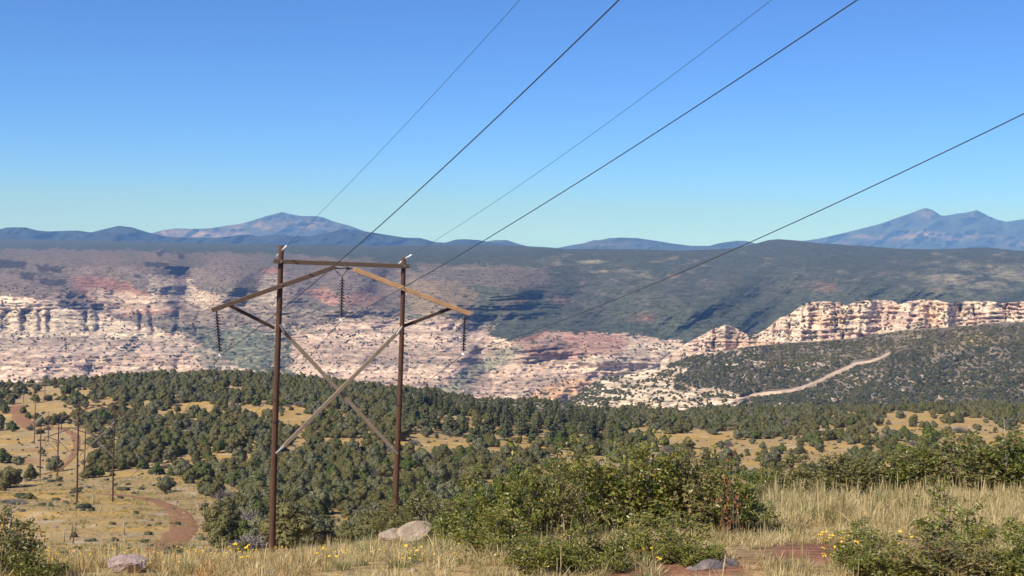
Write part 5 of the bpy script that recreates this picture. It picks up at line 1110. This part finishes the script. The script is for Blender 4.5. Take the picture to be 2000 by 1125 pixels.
scatter('wildflowers', np.stack([X, Y, Z], -1)[ok], FC, np.zeros(ok.sum(), int), R.uniform(0, 6, ok.sum()), R.uniform(0.45, 0.85, ok.sum()), 'small yellow blossoms scattered through the grass at the bottom', 'wildflowers', tilt=R.normal(0, 0.3, (ok.sum(), 2)) * 0.5)
def stalk(name, bx, by, tx_, ty_, r, mat, lab, cat, lo, hi, forks=3, seed=0):
    p = on_ground(bx, by, lo, hi); q = pt(tx_, ty_, p[1]); t = q - p; Rr = np.random.default_rng(seed); m = MB(); mid = t * 0.5 + Rr.normal(0, 0.03, 3) * np.linalg.norm(t)
    m.tube([(0, 0, -0.1), mid, t], [r, r * 0.8, r * 0.35], 6)
    for i in range(forks):
        u = Rr.uniform(0.35, 0.9); s = mid * min(1, 2 * u) + (t - mid) * max(0, 2 * u - 1); d = unit(Rr.normal(0, 1, 3) * [1, 0.6, 0.3] + [0, 0, 0.8]) * np.linalg.norm(t) * Rr.uniform(0.15, 0.32); m.tube([s, s + d * 0.5, s + d + [0, 0, 0.02]], [r * 0.5, r * 0.35, r * 0.15], 5)
    o = link(name, m.mesh(name, MT[mat], True), None, Vector(p)); tag(o, lab, cat); return o
stalk('dead_branch', 8, 1118, 22, 985, 0.022, 'pale_bark', 'bare whitish branch rising through the left oak scrub', 'branch', 14.6, 30, 6, 1)
stalk('dead_stalk', 1966, 975, 1961, 818, 0.013, 'pale_bark', 'bare white stalk standing above the right crest oaks', 'stalk', 20, 60, 1, 2)
stalk('dead_stalk', 1358, 1010, 1353, 893, 0.014, 'pale_bark', 'thin pale stalk standing out of the right half of the thicket', 'stalk', 18, 60, 2, 3)
stalk('dead_stalk', 946, 1060, 952, 950, 0.010, 'pale_bark', 'thin bare twig at the left end of the thicket', 'stalk', 18, 60, 3, 4)
stalk('dead_stalk', 126, 1058, 126, 1032, 0.10, 'pale_bark', 'short pale dead stalk in the golden meadow', 'stalk', 100, 400, 0, 5)
stalk('dead_stalk', 136, 1054, 142, 1020, 0.09, 'bark', 'dark dead agave stalk pair, left one, in the golden meadow', 'stalk', 100, 400, 2, 6)
stalk('dead_stalk', 142, 1062, 150, 1018, 0.09, 'bark', 'dark dead agave stalk pair, right one, in the golden meadow', 'stalk', 100, 400, 2, 7)
stalk('dead_stalk', 184, 986, 181, 964, 0.12, 'pale_bark', 'yellowish dead stalk between the second pair of poles', 'stalk', 100, 400, 0, 8)
stalk('dead_stalk', 195, 1002, 202, 978, 0.12, 'pale_bark', 'pale forked dead stalk left of the second right pole foot', 'stalk', 100, 400, 1, 9)
stalk('dead_stalk', 243, 1045, 242, 1018, 0.12, 'pale_bark', 'pale dead stalk right of the middle of the golden meadow', 'stalk', 100, 400, 1, 10)
stalk('dead_tree', 812, 800, 806, 768, 0.16, 'pale_bark', 'leaning bare dead tree on the ridge right of the near right pole', 'dead tree', 300, 760, 4, 11)

# ------------------------------------------------------------------ haze: the air of the whole valley
def haze_box():
    x0, x1, y0, y1, z0, z1 = -22000, 22000, -400, 24000, HAZE_BOTTOM, HAZE_TOP
    V = [(x, y, z) for x in (x0, x1) for y in (y0, y1) for z in (z0, z1)]
    F = [(0, 1, 3, 2), (4, 6, 7, 5), (0, 4, 5, 1), (2, 3, 7, 6), (0, 2, 6, 4), (1, 5, 7, 3)]
    m = bpy.data.materials.new('haze'); m.use_nodes = True; n = m.node_tree.nodes; n.clear()
    out = n.new('ShaderNodeOutputMaterial'); pv = n.new('ShaderNodeVolumePrincipled')
    pv.inputs['Density'].default_value = HAZE_DENSITY; pv.inputs['Color'].default_value = (*HAZE_COLOR, 1); pv.inputs['Absorption Color'].default_value = (1, 1, 1, 1); pv.inputs['Anisotropy'].default_value = 0.0
    m.node_tree.links.new(pv.outputs[0], out.inputs['Volume'])
    m.cycles.volume_sampling = 'DISTANCE'
    o = link('haze', mesh_np('haze', V, [F], False, mats=[m])); tag(o, kind='stuff')
zs = [np.array([v.co.z for v in o.data.vertices]) for o in SC.objects if o.type == 'MESH']
HAZE_BOTTOM = min(z.min() for z in zs) - 3.0; HAZE_TOP = max(max(z.max() for z in zs), 60.0) + 20.0
HAZE_DENSITY = 7.0e-5; HAZE_COLOR = (0.195, 0.425, 1.0)
haze_box()
print('haze box', HAZE_BOTTOM, HAZE_TOP)
